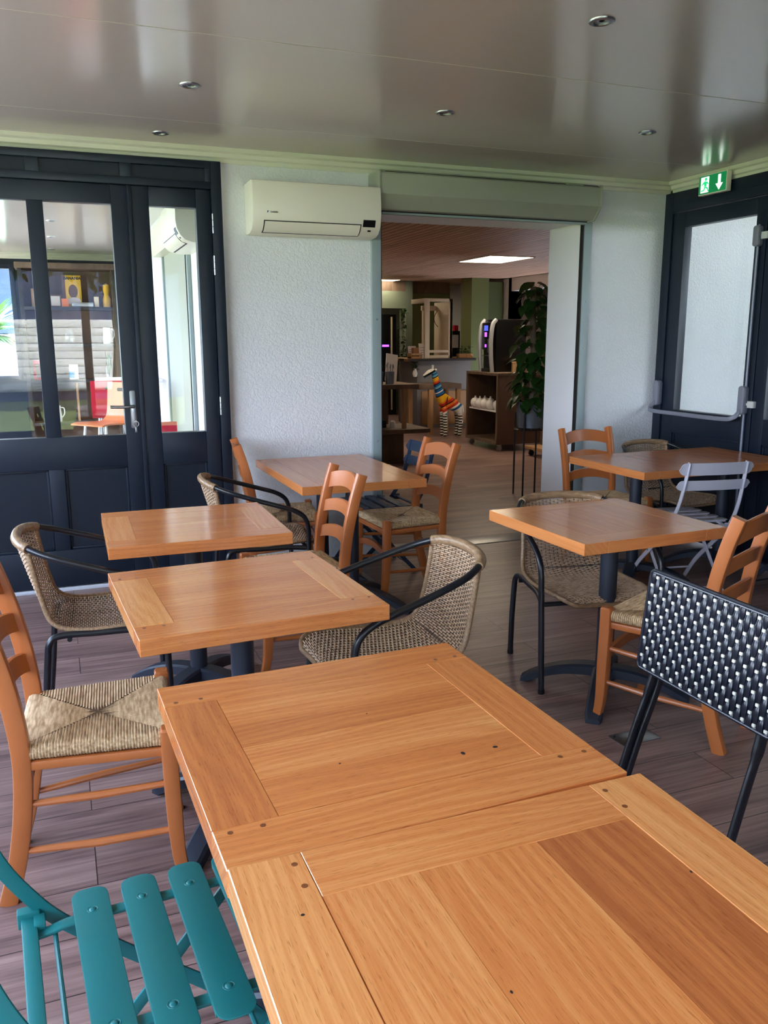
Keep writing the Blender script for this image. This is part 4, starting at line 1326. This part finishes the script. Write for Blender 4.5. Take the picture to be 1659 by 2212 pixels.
card(5.60, 13.1, 1.165, .15, .20, -8, 'white notice card standing behind the small slatted crate')
pp = thing('potted_herb', 'small leafy herb in a wooden trough at the right end of the counter ledge', 'plant', (6.50, 12.95, 1.165))
MB().box(-.13, .13, -.06, .06, 0, .07, .004).build('trough', M['pine'], pp)

def leaf_shape(mb, base, d, up, ln, wd, mi=0, droop=.25, fold=.25):
    d = Vector(d).normalized(); u = Vector(up)
    s = d.cross(u).normalized(); u = s.cross(d).normalized()
    B = Vector(base); vs = []
    row = ((0, .06), (.10, .62), (.28, 1), (.55, .82), (.8, .40), (1, .02))
    for t_, w_ in row:
        c = B + d * (ln * t_) - u * (droop * ln * t_ * t_)
        vs += [c + s * (wd / 2 * w_) + u * (fold * wd / 2 * w_), c - u * .0005, c - s * (wd / 2 * w_) + u * (fold * wd / 2 * w_)]
    fs = []
    for i in range(5):
        a = i * 3
        fs += [[a, a + 1, a + 4, a + 3], [a + 1, a + 2, a + 5, a + 4]]
    mb.add(vs, fs, mi)
rnd = random.Random(3)
fo = MB()
for i in range(60):
    a = rnd.uniform(0, 6.28)
    leaf_shape(fo, (rnd.uniform(-.11, .11), rnd.uniform(-.05, .05), .06 + rnd.uniform(0, .12)), (math.cos(a), math.sin(a), rnd.uniform(-.1, .8)), (0, 0, 1), .06, .04)
fo.build('foliage', M['leaf'], pp, 60, False)
# trailing plant in a white hanging vase left of the counter
hv = thing('hanging_vase', 'small white vase with trailing greenery hanging beside the counter', 'vase', (5.55, 12.88, .86))
MB().lathe([(0, 0), (.03, .01), (.045, .06), (.03, .11), (.022, .13), (.026, .14), (0, .13)], n=18).build('vase_body', M['ceramic'], hv)
fo = MB()
for i in range(60):
    a = rnd.uniform(0, 6.28); h_ = rnd.uniform(.12, .30)
    leaf_shape(fo, (rnd.uniform(-.05, .05), rnd.uniform(-.04, .04), h_), (math.cos(a), math.sin(a), rnd.uniform(-.6, .5)), (0, 0, 1), .055, .035)
fo.build('greenery', M['leaf'], hv, 60, False)
MB().tube([(0, 0, .13), (.01, 0, .25)], .003, 6).build('hanger', M['dark'], hv)

# side table behind the giraffe
st = thing('side_table', 'plain wooden side table standing behind the giraffe', 'table', (5.55, 12.25, 0))
MB().box(-.30, .42, -.26, .26, .71, .79, .004).build('top', M['grey_wood'], st)
for px, py in ((-.10, -.22), (.38, -.22), (-.26, .22), (.38, .22)):
    MB().box(px - .035, px + .035, py - .03, py + .03, 0, .71, .003).build('leg', M['pine'], st)

# service shelf at the left edge of the opening
ss = thing('service_shelf', 'dark wooden service shelf unit at the left side of the opening', 'shelf unit', (0, 0, 0))
MB().box(2.7, 4.06, 9.30, 9.95, .90, .955, .004).build('top_board', M['grey_wood'], ss)
MB().box(2.7, 4.18, 9.22, 9.95, .375, .425, .004).build('lower_board', M['grey_wood'], ss)
for x in (3.86, 3.2):
    MB().box(x, x + .04, 9.30, 9.36, .425, .90, .002).build('front_post', M['pine'], ss)
MB().box(2.7, 3.9, 9.90, 9.94, .425, .90).build('back_panel', M['reclaimed'], ss)
MB().box(2.7, 3.88, 9.34, 9.92, .0, .375, .004).build('plinth', M['reclaimed'], ss)
for i, (x, y, lb) in enumerate(((3.60, 9.45, 'grey zinc cutlery pot at the very edge of the opening, on the service shelf'), (3.73, 9.42, 'grey zinc cutlery pot with a shiny spoon bowl, second from the opening edge'))):
    t = thing('cutlery_pot', lb, 'pot', (x, y, .955), 0, 'cutlery pots')
    MB().lathe([(0, 0), (.050, 0), (.058, .15), (.054, .15), (.047, .006), (0, .006)], n=24).build('pot_body', M['zinc'], t)
    for k in range(7):
        a = k * .9; hh = .19 + .05 * ((k * 37) % 5) / 5
        c = MB().tube([(.02 * math.cos(a), .02 * math.sin(a), .01), (.042 * math.cos(a), .042 * math.sin(a), hh)], .0035, 6)
        c.ball((.044 * math.cos(a), .044 * math.sin(a), hh + .012), .012, 0, 1, (1, .5, 1.6))
        c.build('cutlery', M['steel'] if i else M['dark'], t)
t = thing('menu_clipboard', 'white menu sheet leaning on the service shelf behind the cutlery pots', 'menu', (3.86, 9.72, .955), 6)
MB().box(-.08, .08, -.003, .003, .02, .36, 0, M=Matrix.Rotation(R(-12), 4, 'X') @ Matrix.Rotation(R(10), 4, 'Y')).build('sheet', M['paper'], t)
MB().box(-.05, .05, .0, .05, 0, .03, .003).build('stand', M['grey_wood'], t)
o = MB().lathe([(0, 0), (.03, 0), (.038, .04), (.03, .075), (.012, .085), (0, .085)], n=18).build('salt_pot', M['ceramic']); o.location = (3.80, 9.50, .425); tag(o, 'small white pot on the lower board of the service shelf', 'pot')
o = MB().box(3.3, 3.72, 9.5, 9.8, .425, .52, .01).build('dark_tray', M['dark']); tag(o, 'dark tray stored on the lower board of the service shelf', 'tray')
# fridge and shelving in the dim back room
fg = thing('drinks_fridge', 'dark drinks fridge with a notice in the back room', 'fridge', (5.86, 15.5, 0))
MB().box(-.42, .02, 0, .6, 0, 1.95, .01).build('fridge_body', M['black'], fg)
MB().box(-.19, .0, -.006, -.001, 1.55, 1.80).build('notice', M['paper'], fg)
MB().box(.02, .06, -.02, .02, .1, 1.9, .003).box(.30, .33, -.02, .02, .1, 1.9, .003).build('pale_upright', M['cream'], fg)
MB().box(.06, .42, .0, .6, 0, 1.95, .01).build('second_cabinet', M['black'], fg)
MB().box(.12, .26, -.008, -.002, 1.33, 1.37).build('purple_light', M['purple'], fg)
for k, (x, lb) in enumerate(((4.12, 'round pink glass lamp at the opening edge, lower on the back wall'), (4.20, 'second round pink glass lamp in the back room'))):
    pass
fv = thing('trailing_plant', 'thin trailing plant hanging in front of the back room', 'plant', (5.84, 14.1, 1.02))
MB().lathe([(0, 0), (.05, 0), (.06, .09), (.05, .09), (0, .08)], n=16).build('pot', M['ceramic'], fv)
fo = MB()
for i in range(110):
    a = rnd.uniform(0, 6.28); h_ = rnd.uniform(.08, 1.0)
    leaf_shape(fo, (.02 * math.sin(h_ * 9) + rnd.uniform(-.04, .04), rnd.uniform(-.03, .03), h_), (math.cos(a), math.sin(a), rnd.uniform(-.6, .3)), (0, 0, 1), .07, .045)
fo.build('foliage', M['leaf'], fv, 60, False)
MB().tube([(0, 0, .08), (.0, 0, 1.0)], .006, 6).build('stem', M['bark'], fv)
MB().box(-.06, .06, -.06, .06, -1.02, 0, .004).build('plant_pedestal', M['grey_wood'], fv)
o = MB().box(6.72, 6.95, 13.85, 14.3, .0, 1.15, .004).build('back_shelf', M['concrete']); tag(o, 'grey back counter between the serving frame and the green column', 'counter')
o = MB().box(6.56, 6.90, 13.95, 14.25, 1.16, 1.62, .01).build('espresso_grinder', M['black']); tag(o, 'black machine on the back counter left of the sage column', 'machine')
o = MB().box(6.60, 6.86, 13.935, 13.9505, 1.32, 1.55).build('paper_sheet', M['paper']); tag(o, 'pale sheet taped on the black machine left of the sage column', 'sheet')
o = MB().box(6.80, 6.88, 13.98, 14.06, 1.62, 1.72, .01).build('red_packet', M['red']); tag(o, 'small red packet on the black machine beside the sage column', 'packet')

# pothos on its moss pole in a zinc pot, and the iron stand that holds it
PX, PY = 4.19, 6.93
pl_ = thing('pothos_plant', 'tall climbing plant with big leaves in a zinc pot', 'plant', (PX, PY, .66))
MB().lathe([(0, 0), (.125, 0), (.142, .235), (.146, .245), (.138, .245), (.122, .01), (0, .01)], n=36).build('zinc_pot', M['zinc'], pl_)
MB().lathe([(0, .215), (.136, .215)], n=24).build('soil', M['soil'], pl_)
MB().tube(catmull([(0, 0, .2), (.01, 0, .6), (-.005, .01, 1.0), (-.02, 0, 1.30)], 5), .028, 10).build('moss_pole', M['bark'], pl_)
rnd = random.Random(11)
fo, sm = MB(), MB()
for i in range(150):
    h_ = rnd.uniform(.22, 1.28) if i > 34 else rnd.uniform(.16, .38)
    a = rnd.uniform(0, 2 * PI)
    rad = rnd.uniform(.06, .15) * (1.05 - .25 * abs(h_ - .7)) + (.03 if h_ < .4 else 0)
    if h_ > 1.1: rad *= .7
    tip = Vector((math.cos(a) * rad, math.sin(a) * rad, h_ + rnd.uniform(-.02, .10)))
    sm.tube([(0.01 * math.cos(a), .01 * math.sin(a), h_), tip], .0022, 4, caps=False)
    ln = rnd.uniform(.10, .165)
    leaf_shape(fo, tip, (math.cos(a + rnd.uniform(-.7, .7)), math.sin(a + rnd.uniform(-.7, .7)), rnd.uniform(-1.3, -.1)), (math.cos(a) * .3, math.sin(a) * .3, 1), ln, ln * .78, 0, .2, .22)
leaf_shape(fo, (-.02, 0, 1.32), (-.9, -.2, -.25), (-.1, -.3, 1), .19, .13)
leaf_shape(fo, (.02, 0, 1.33), (.9, -.2, -.25), (.1, -.3, 1), .19, .14)
fo.build('foliage', M['leaf'], pl_, 60, False)
sm.build('leaf_stalks', flat('stalk_green', lin(78, 104, 50), .6), pl_, 60, False)
ps = thing('plant_stand', 'thin black iron stand holding the zinc plant pot', 'plant stand', (PX, PY, 0))
for k in range(4):
    a = R(38 + 90 * k)
    x, y = .158 * math.cos(a), .158 * math.sin(a)
    MB().tube([(x, y, 0), (x, y, .80)], .009, 8).build('leg', M['black_metal'], ps)
rg = MB().tube([(.15 * math.cos(i * PI / 16), .15 * math.sin(i * PI / 16), .645) for i in range(32)], .007, 6, True)
rg.tube([(-.15, 0, .645), (.15, 0, .645)], .006, 6).tube([(0, -.15, .645), (0, .15, .645)], .006, 6)
rg.build('pot_ring', M['black_metal'], ps)

# ------------------------------------------------------------------ the annex behind the navy doors
struct('wall_annex_end', MB().box(-2.2, -1.9, 12.2, 12.4, 0, ZC).box(-1.9, -.42, 12.2, 12.4, 0, 1.0).box(-1.9, -.42, 12.2, 12.4, 2.42, ZC).box(-.42, 1.0, 12.2, 12.4, 0, ZC), M['navy'], 'navy end wall behind the shelf unit', 'wall')
wn = thing('window_1', 'bright window at the far end behind the left door pane', 'window', (0, 0, 0), 0, None, 'structure')
m = MB(); frame_rect(m, -1.9, -.40, .98, 2.44, .06, .06, .05, .05, 12.16, 12.26, .003); m.build('window_frame', M['navy'], wn)
MB().box(-1.85, -.45, 12.21, 12.215, 1.02, 2.40).build('pane', M['glass'], wn)
cornice('trim_12', [(-2.0, 12.2, ZC), (1.0, 12.2, ZC)], 'cream cornice along the far end wall seen through the door panes')
ac_unit((1.0, 6.05, 2.10), -90, 'white air conditioner seen through the narrow door pane')
sb2 = thing('shutter_box', 'pale roller shutter box on the side wall seen through the narrow door pane', 'shutter', (1.0, 7.3, 0), -90)
MB().prism([(0, 2.42), (.14, 2.42), (.15, 2.41), (.15, 2.30), (.10, 2.22), (0, 2.22)], -.8, .8, A, 0, .003).build('shutter_case', M['cornice'], sb2, 25)
for x in (-.74, .74):
    MB().box(x - .03, x + .03, -.03, -.002, 0, 2.22, .003).build('guide_rail', M['guide'], sb2)
MB().box(-.71, .71, -.012, -.004, 0, 2.22).build('closed_curtain', M['shutter'], sb2)
MB().box(.70, .72, -.035, -.002, 0, 2.22).build('dark_slot', M['dark'], sb2)

# shelf unit
SY = 11.55
su = thing('shelf_unit', 'tall brown shelf unit seen through the wide door pane', 'shelf unit', (0, SY, 0))
x0, x1 = -.345, .80
MB().box(x0, x0 + .045, 0, .36, 0, 2.36, .002).build('upright', M['grey_wood'], su)
MB().box(x1 - .045, x1, 0, .36, 0, 2.36, .002).build('upright', M['grey_wood'], su)
MB().box(x0 - .03, x1 + .03, -.02, .38, 2.36, 2.43, .003).build('top_board', M['grey_wood'], su)
MB().box(x0, x1, .34, .36, 0, 2.36, M=Matrix.Identity(4)).build('back_panel', M['reclaimed'], su)
for z in (1.90, 1.44, .99, .45):
    MB().box(x0 + .045, x1 - .045, 0, .34, z - .04, z, .002).build('shelf', M['grey_wood'], su)
MB().box(.235, .26, .10, .34, .45, .95).box(-.06, -.04, .04, .34, .45, .95).build('divider', M['pine'], su)
ps_ = thing('poster', 'yellow advertising plate with a dark heading on the top shelf', 'poster', (.275, SY + .20, 1.90))
PMx = Matrix.Rotation(R(-5), 4, 'X')
MB().box(-.115, .115, -.004, .004, 0, .40, .001, M=PMx).build('plate', M['yellow'], ps_)
MB().box(-.115, -.075, -.0052, -.004, .0, .399, M=PMx).build('dark_left_band', M['brown_print'], ps_)
MB().prism([(.09 * math.cos(i * PI / 10) * .62, .20 + .085 * math.sin(i * PI / 10)) for i in range(20)], 0, .001, PMx @ Matrix.Translation((.015, -.0044, 0)) @ XZ).build('dark_oval', M['brown_print'], ps_)
MB().prism([(.085 * math.cos(i * PI / 10), .075 + .05 * math.sin(i * PI / 10)) for i in range(20)], 0, .001, PMx @ Matrix.Translation((.02, -.0048, 0)) @ XZ).build('pale_oval', M['paper'], ps_)
text_mesh('BANANIA', .047, .0008, 'heading', M['black'], ps_, PMx @ Matrix.Translation((.015, -.0056, .362)) @ XZ, .002)
def shelf_item(o, label, cat, group=None): return tag(o, label, cat, group)
shelf_item(MB().box(.14, .22, SY + .06, SY + .12, 1.90, 2.0, .004).build('orange_tin', M['orange']), 'small orange tin in front of the yellow plate', 'tin')
t = thing('picture_frame', 'small brown framed picture at the left of the yellow plate', 'picture', (.07, SY + .16, 1.90), 6)
m = MB(); frame_rect(m, -.07, .07, 0, .15, .015, .015, .015, .015, -.008, .008, .002, 'x'); m.build('frame', M['brown_print'], t)
MB().box(-.058, .058, -.003, .003, .012, .138).build('picture_sheet', M['paper'], t)
shelf_item(MB().box(.53, .59, SY + .07, SY + .13, 1.90, 2.03, .008).build('cream_tin', M['cream']), 'cream tin near the right end of the top shelf', 'tin')
t = MB().lathe([(0, 0), (.05, 0), (.052, .10), (.03, .16), (.04, .22), (.036, .28), (0, .30)], n=20).build('yellow_bottle', M['yellow']); t.location = (.69, SY + .14, 1.90); shelf_item(t, 'tall yellow ceramic bottle at the right end of the top shelf', 'bottle')
shelf_item(MB().box(.26, .52, SY + .03, SY + .10, 1.90, 1.955, .01).build('silver_tray', M['steel']), 'low shiny dish in front of the yellow plate', 'dish')
shelf_item(MB().box(-.21, -.16, SY + .1, SY + .2, 1.90, 2.12, .004).build('wooden_box', M['pine']), 'narrow pale box at the left end of the top shelf', 'box')
def jug(x, y, z, label):
    t = thing('pitcher', label, 'pitcher', (x, y, z), random.uniform(-20, 20), 'white pitchers on the shelf unit')
    MB().lathe([(0, 0), (.055, 0), (.060, .06), (.048, .17), (.050, .205), (.045, .205), (.043, .17), (.05, .02), (0, .02)], n=22).build('pitcher_body', M['ceramic'], t)
    MB().tube(catmull([(.048, 0, .18), (.085, 0, .17), (.09, 0, .10), (.058, 0, .05)], 6), .007, 7).build('handle', M['ceramic'], t)
jug(.665, SY + .12, 1.44, 'white pitcher with a visible handle on the second shelf')
jug(.775 - .03, SY + .24, 1.44, 'white pitcher partly hidden at the right end of the second shelf')
jug(-.13, SY + .12, 1.44, 'white pitcher at the left end of the second shelf')
jug(-.02, SY + .14, .45, 'white pitcher on the bottom shelf beside the mullion')
t = MB().lathe([(.065, 0), (.07, .02), (.07, .12), (.05, .18), (0, .20)], n=22).build('glass_dome', M['clear']); t.location = (.20, SY + .14, 1.44); shelf_item(t, 'clear glass dome on the second shelf', 'glass dome')
t = thing('red_book', 'red book standing at the left of the third shelf', 'book', (-.17, SY + .14, .99), -14)
MB().box(-.09, .09, -.02, .02, 0, .25, .003).build('cover', M['red'], t)
MB().box(-.06, .07, -.022, -.019, .03, .2).build('cover_print', M['brown_print'], t)
t = thing('milk_carton', 'white and blue carton on the third shelf', 'carton', (.22, SY + .10, .99), 12)
MB().box(-.05, .05, -.04, .04, 0, .19, .004).build('carton_body', M['paper'], t)
MB().box(-.051, .0, -.041, .041, .02, .10, .002).build('blue_print', M['blue_print'], t)
bp_ = thing('bottle_plant', 'green plant growing in a glass bottle on the third shelf', 'plant', (.66, SY + .12, .99))
MB().lathe([(.0, 0), (.06, 0), (.065, .14), (.03, .20), (.022, .26), (.026, .28)], n=20).build('glass_bottle', M['clear'], bp_)
fo = MB()
for i in range(26):
    a = rnd.uniform(0, 6.28)
    leaf_shape(fo, (0, 0, rnd.uniform(.03, .2)), (math.cos(a) * .5, math.sin(a) * .5, 1), (math.cos(a), math.sin(a), 0), rnd.uniform(.12, .2), .02)
fo.build('foliage', M['leaf'], bp_, 60, False)

# high table and plywood stools in the annex
ht = thing('high_table', 'white topped high table behind the wide door pane', 'table', (.62, 8.75, 0))
MB().box(-.25, .34, -.35, .35, 1.085, 1.115, .004).build('top', M['white'], ht)
MB().tube([(0, 0, .02), (0, 0, 1.085)], .035, 16).build('column', M['iron'], ht)
MB().lathe([(0, 0), (.22, 0), (.22, .012), (.04, .03), (0, .03)], n=28).build('base', M['iron'], ht)
def ply_stool(name, label, loc, rz, mat, seat_z, group=None):
    t = thing(name, label, 'chair', loc, rz, group)
    # shell: seat then back, bent plywood; front = +y
    prof = catmull([(.20, seat_z - .01), (.12, seat_z), (-.10, seat_z - .008), (-.17, seat_z + .02), (-.20, seat_z + .09), (-.225, seat_z + .34)], 6)
    vs, fs = [], []
    n = len(prof)
    for i, p in enumerate(prof):
        d = (prof[min(n - 1, i + 1)] - prof[max(0, i - 1)]).normalized(); nn = Vector((-d.y, d.x))
        w = .20 - .02 * (i / n)
        for off in (.006, -.006):
            for s in (-1, 1):
                vs.append((s * w, p.x + nn.x * off, p.y + nn.y * off))
    for i in range(n - 1):
        a, b = i * 4, (i + 1) * 4
        fs += [[a, a + 1, b + 1, b], [a + 2, b + 2, b + 3, a + 3], [a, b, b + 2, a + 2], [a + 1, a + 3, b + 3, b + 1]]
    fs += [[0, 2, 3, 1], [(n - 1) * 4, (n - 1) * 4 + 1, (n - 1) * 4 + 3, (n - 1) * 4 + 2]]
    MB().add(vs, fs).build('plywood_shell', mat, t, 40)
    hh = MB().prism(rrect(.11, .032, .0155, 4), -.0085, .0085, Matrix.Translation((0, -.219, seat_z + .275)) @ Matrix.Rotation(R(96), 4, 'X'))
    hh.build('hand_slot', M['dark'], t)
    for sx in (-1, 1):
        for sy in (-1, 1):
            MB().tube([(sx * .13, sy * .10, seat_z - .01), (sx * .19, sy * .19, 0)], .011, 8).build('leg', M['steel'], t)
    return t
ply_stool('plywood_stool', 'red plywood stool with a hand slot behind the wide door pane', (.50, 8.45, 0), -8, M['red'], .78)
ply_stool('plywood_stool', 'orange plywood stool in front of the red one behind the wide door pane', (.37, 7.75, 0), 128, M['orange'], .78)
ply_stool('plywood_chair', 'low red plywood chair showing at the bottom of the narrow door pane', (.62, 6.55, 0), 2, M['red'], .56)

# ------------------------------------------------------------------ outdoors
def ground():
    mb = MB()
    for x0, x1, y0, y1 in ((-45, -5.4, -45, 45), (-5.4, 9, -45, -4.2), (9, 45, -45, 45), (-5.4, 9, 16.9, 45), (9, 9.1, -2.25, YB), (-5.4, 1.0, 14.0, 16.9)):
        mb.box(x0, x1, y0, y1, -.14, -.10)
    return mb
struct('ground', ground(), M['grass'], 'green lawn outside the glazed walls', 'lawn')
struct('roof_shade_added', MB().box(XR + .12, 8.0, -1.0, YB, 2.62, 2.75), M['white'], 'unseen white roof added to shade the facade outside the exit door', 'roof')  # added out of view, keeps sky light off the facade behind the pane
struct('wall_shade_added', MB().box(7.0, 7.2, .5, YB, -.1, 2.15), M['white'], 'unseen white wall added to block sky light outside the exit door', 'wall')  # added light blocker, out of view, dims the facade further
struct('trim_14', MB().box(-5.4, -2.25, -4.2, 14, -.14, -.09).box(-2.25, 9, -4.2, -2.25, -.14, -.09).box(-2.25, 1.0, 12.45, 14, -.14, -.09), flat('bounce_paving', lin(176, 170, 164), .8, var=.1), 'pale paving added round the glazed walls for neutral bounce light', 'paving')  # added in place of lawn so less green light bounces indoors
struct('trim_13', MB().box(4.45, 9.0, -2.25, YB, -.10, -.04), flat('dim_bounce_paving', lin(104, 106, 110), .8), 'grey paving added outside the exit door to dim the bounce light', 'paving')  # added ground, kept dark and neutral to limit bounce onto the facade
hs = thing('garden_building', 'blue clad building with a white louvred front, reflected in the door panes', 'building', (-1.0, -13.5, -.1))
m = MB().box(-9, 9, -4, 0, 0, 4.2)
for i in range(60): m.box(-9 + i * .3, -9 + i * .3 + .02, 0, .02, 0, 4.2)
m.build('blue_wall', M['siding'], hs)
m = MB()
for i in range(9): m.box(-1.4, 2.6, .05, .12, .3 + i * .2, .3 + i * .2 + .185, .01)
m.box(-1.4, 2.6, .02, .06, .25, 2.1)
m.build('white_louvre', M['white'], hs)
h2 = thing('neighbour_building', 'blue clad neighbouring building beyond the far window', 'building', (-2.5, 22, -.1))
MB().box(-7, 6, 0, 3, 0, 3.6).build('blue_wall', M['siding'], h2)
MB().box(-7.2, 6.2, -.4, 3.2, 3.6, 3.9).build('white_fascia', M['white'], h2)
MB().box(-6, 5, -2.2, -2.1, 0, 1.7).build('white_fence', M['white'], h2)
def palm(loc, rz, label, h):
    t = thing('palm_tree', label, 'tree', loc, rz)
    MB().tube(catmull([(0, 0, 0), (.03, 0, h * .5), (.0, .02, h)], 6), [.11 - .004 * i for i in range(13)], 10).build('trunk', M['bark'], t)
    fo = MB(); r_ = random.Random(int(h * 100))
    for i in range(26):
        a = 2 * PI * i / 26 + r_.uniform(-.2, .2); el = r_.uniform(-.2, 1.2)
        d = Vector((math.cos(a) * math.cos(el), math.sin(a) * math.cos(el), math.sin(el)))
        for q in range(9):
            s_ = (q - 4) * .12
            dd = (d + Vector((-math.sin(a), math.cos(a), 0)) * s_)
            leaf_shape(fo, (0, 0, h + .02), dd, (0, 0, 1), .85, .05, 0, .35, .1)
    fo.build('fronds', M['leaf_light'], t, 60, False)
palm((-.95, 14.6, -.1), 0, 'palm tree outside the far window behind the left door pane', 1.65)
palm((-1.2, -7.5, -.1), 40, 'palm tree on the lawn behind the viewer', 1.9)
def leafy_tree(loc, label, h, rad, seed):
    t = thing('garden_tree', label, 'tree', loc)
    MB().tube(catmull([(0, 0, 0), (.1, 0, h * .4), (0, .1, h * .8)], 5), [.16 - .012 * i for i in range(11)], 9).build('trunk', M['bark'], t)
    r_ = random.Random(seed); fo = MB()
    for i in range(1500):
        v = Vector((r_.gauss(0, 1), r_.gauss(0, 1), r_.gauss(0, 1))).normalized() * rad * r_.uniform(.5, 1)
        v.z *= .7
        leaf_shape(fo, (v.x, v.y, h + v.z), (r_.uniform(-1, 1), r_.uniform(-1, 1), r_.uniform(-1, .5)), (0, 0, 1), .32, .2)
    fo.build('foliage', M['leaf'], t, 60, False)
leafy_tree((1.2, -8.5, -.1), 'leafy tree on the lawn behind the viewer', 3.9, 1.8, 4)
leafy_tree((-1.9, -10.5, -.1), 'second leafy tree, close to the blue clad building', 3.9, 1.8, 9)
leafy_tree((-9.5, 3.5, -.1), 'leafy tree on the lawn left of the glazed wall', 4.2, 2.2, 5)

PART_LABELS = {'rush_seat': 'straw coloured woven rush seat', 'woven_seat': 'beige woven wicker seat and back', 'back_wrap': 'brown wicker wrapping on the back rail',
               'lever': 'brushed steel lever', 'hinge': 'steel hinge', 'zinc_pot': 'galvanised zinc pot', 'castor': 'swivel castor', 'diffuser': 'glowing white diffuser', 'rubber_foot': 'black rubber foot'}
for o in bpy.data.objects:
    k = o.name.split('.')[0]
    if o.parent and k in PART_LABELS: o['label'] = PART_LABELS[k]

# ------------------------------------------------------------------ light
wd = bpy.data.worlds.new('sky'); scene.world = wd; wd.use_nodes = True
nt = wd.node_tree; bg = nt.nodes['Background']
tc = N(nt, 'ShaderNodeTexCoord'); sp = N(nt, 'ShaderNodeSeparateXYZ'); L(nt, tc, 'Generated', sp, 0)
r = ramp(nt, [(.0, (.80, .87, 1.0, 1)), (.25, (.66, .77, 1.0, 1)), (1.0, (.38, .54, 1.0, 1))])
L(nt, sp, 'Z', r, 0); L(nt, r, 0, bg, 'Color'); bg.inputs['Strength'].default_value = 4.0
sl = bpy.data.lights.new('sun', 'SUN'); sl.energy = 14; sl.angle = R(3); sl.color = (1, .95, .86)
so = bpy.data.objects.new('sun', sl); COL.objects.link(so)
so.rotation_euler = Vector((-.30, -.72, -.80)).to_track_quat('-Z', 'Y').to_euler()

def portal(name, loc, rot, sx, sy):
    l = bpy.data.lights.new(name, 'AREA'); l.shape = 'RECTANGLE'; l.size = sx; l.size_y = sy
    l.cycles.is_portal = True
    o = bpy.data.objects.new(name, l); COL.objects.link(o); o.location = loc; o.rotation_euler = rot
portal('window_portal_left', (-2.0, 1.6, 1.65), (0, R(-90), 0), 1.5, 7.2)
portal('window_portal_annex', (-2.0, 8.8, 1.26), (0, R(-90), 0), 2.28, 7.1)
portal('window_portal_front', (.6, -2.0, 1.7), (R(90), 0, 0), 3.6, 1.4)
portal('door_portal', (XR + .05, 4.2, 1.6), (0, R(90), 0), 1.4, 1.7)

# ------------------------------------------------------------------ camera
cam = bpy.data.cameras.new('camera'); co = bpy.data.objects.new('camera', cam); COL.objects.link(co)
cam.sensor_fit = 'HORIZONTAL'; cam.sensor_width = 36
cam.lens = 36 * 1803.787 / 1659
cam.clip_start = .02
rows = [[0.932158416386032, -0.36203300927987314, -0.003575884847748217], [-0.07714511335109299, -0.18896303709423298, -0.9789492336674924], [0.35373622693573825, 0.9128116294197193, -0.20407256295098833]]
mw = Matrix.Identity(4)
for i in range(3):
    mw[i][0] = rows[0][i]; mw[i][1] = -rows[1][i]; mw[i][2] = -rows[2][i]
mw[0][3], mw[1][3], mw[2][3] = 0, 0, 1.5
co.matrix_world = mw
scene.camera = co

vs = scene.view_settings
scene.display_settings.display_device = 'sRGB'
vs.view_transform = 'Standard'; vs.look = 'None'; vs.gamma = 1; vs.exposure = 2.1; vs.use_curve_mapping = False
cy = scene.cycles
cy.use_denoising = True
cy.max_bounces = 9; cy.diffuse_bounces = 5; cy.glossy_bounces = 5; cy.transparent_max_bounces = 12; cy.transmission_bounces = 6
cy.caustics_reflective = False; cy.caustics_refractive = False
cy.sample_clamp_indirect = 8
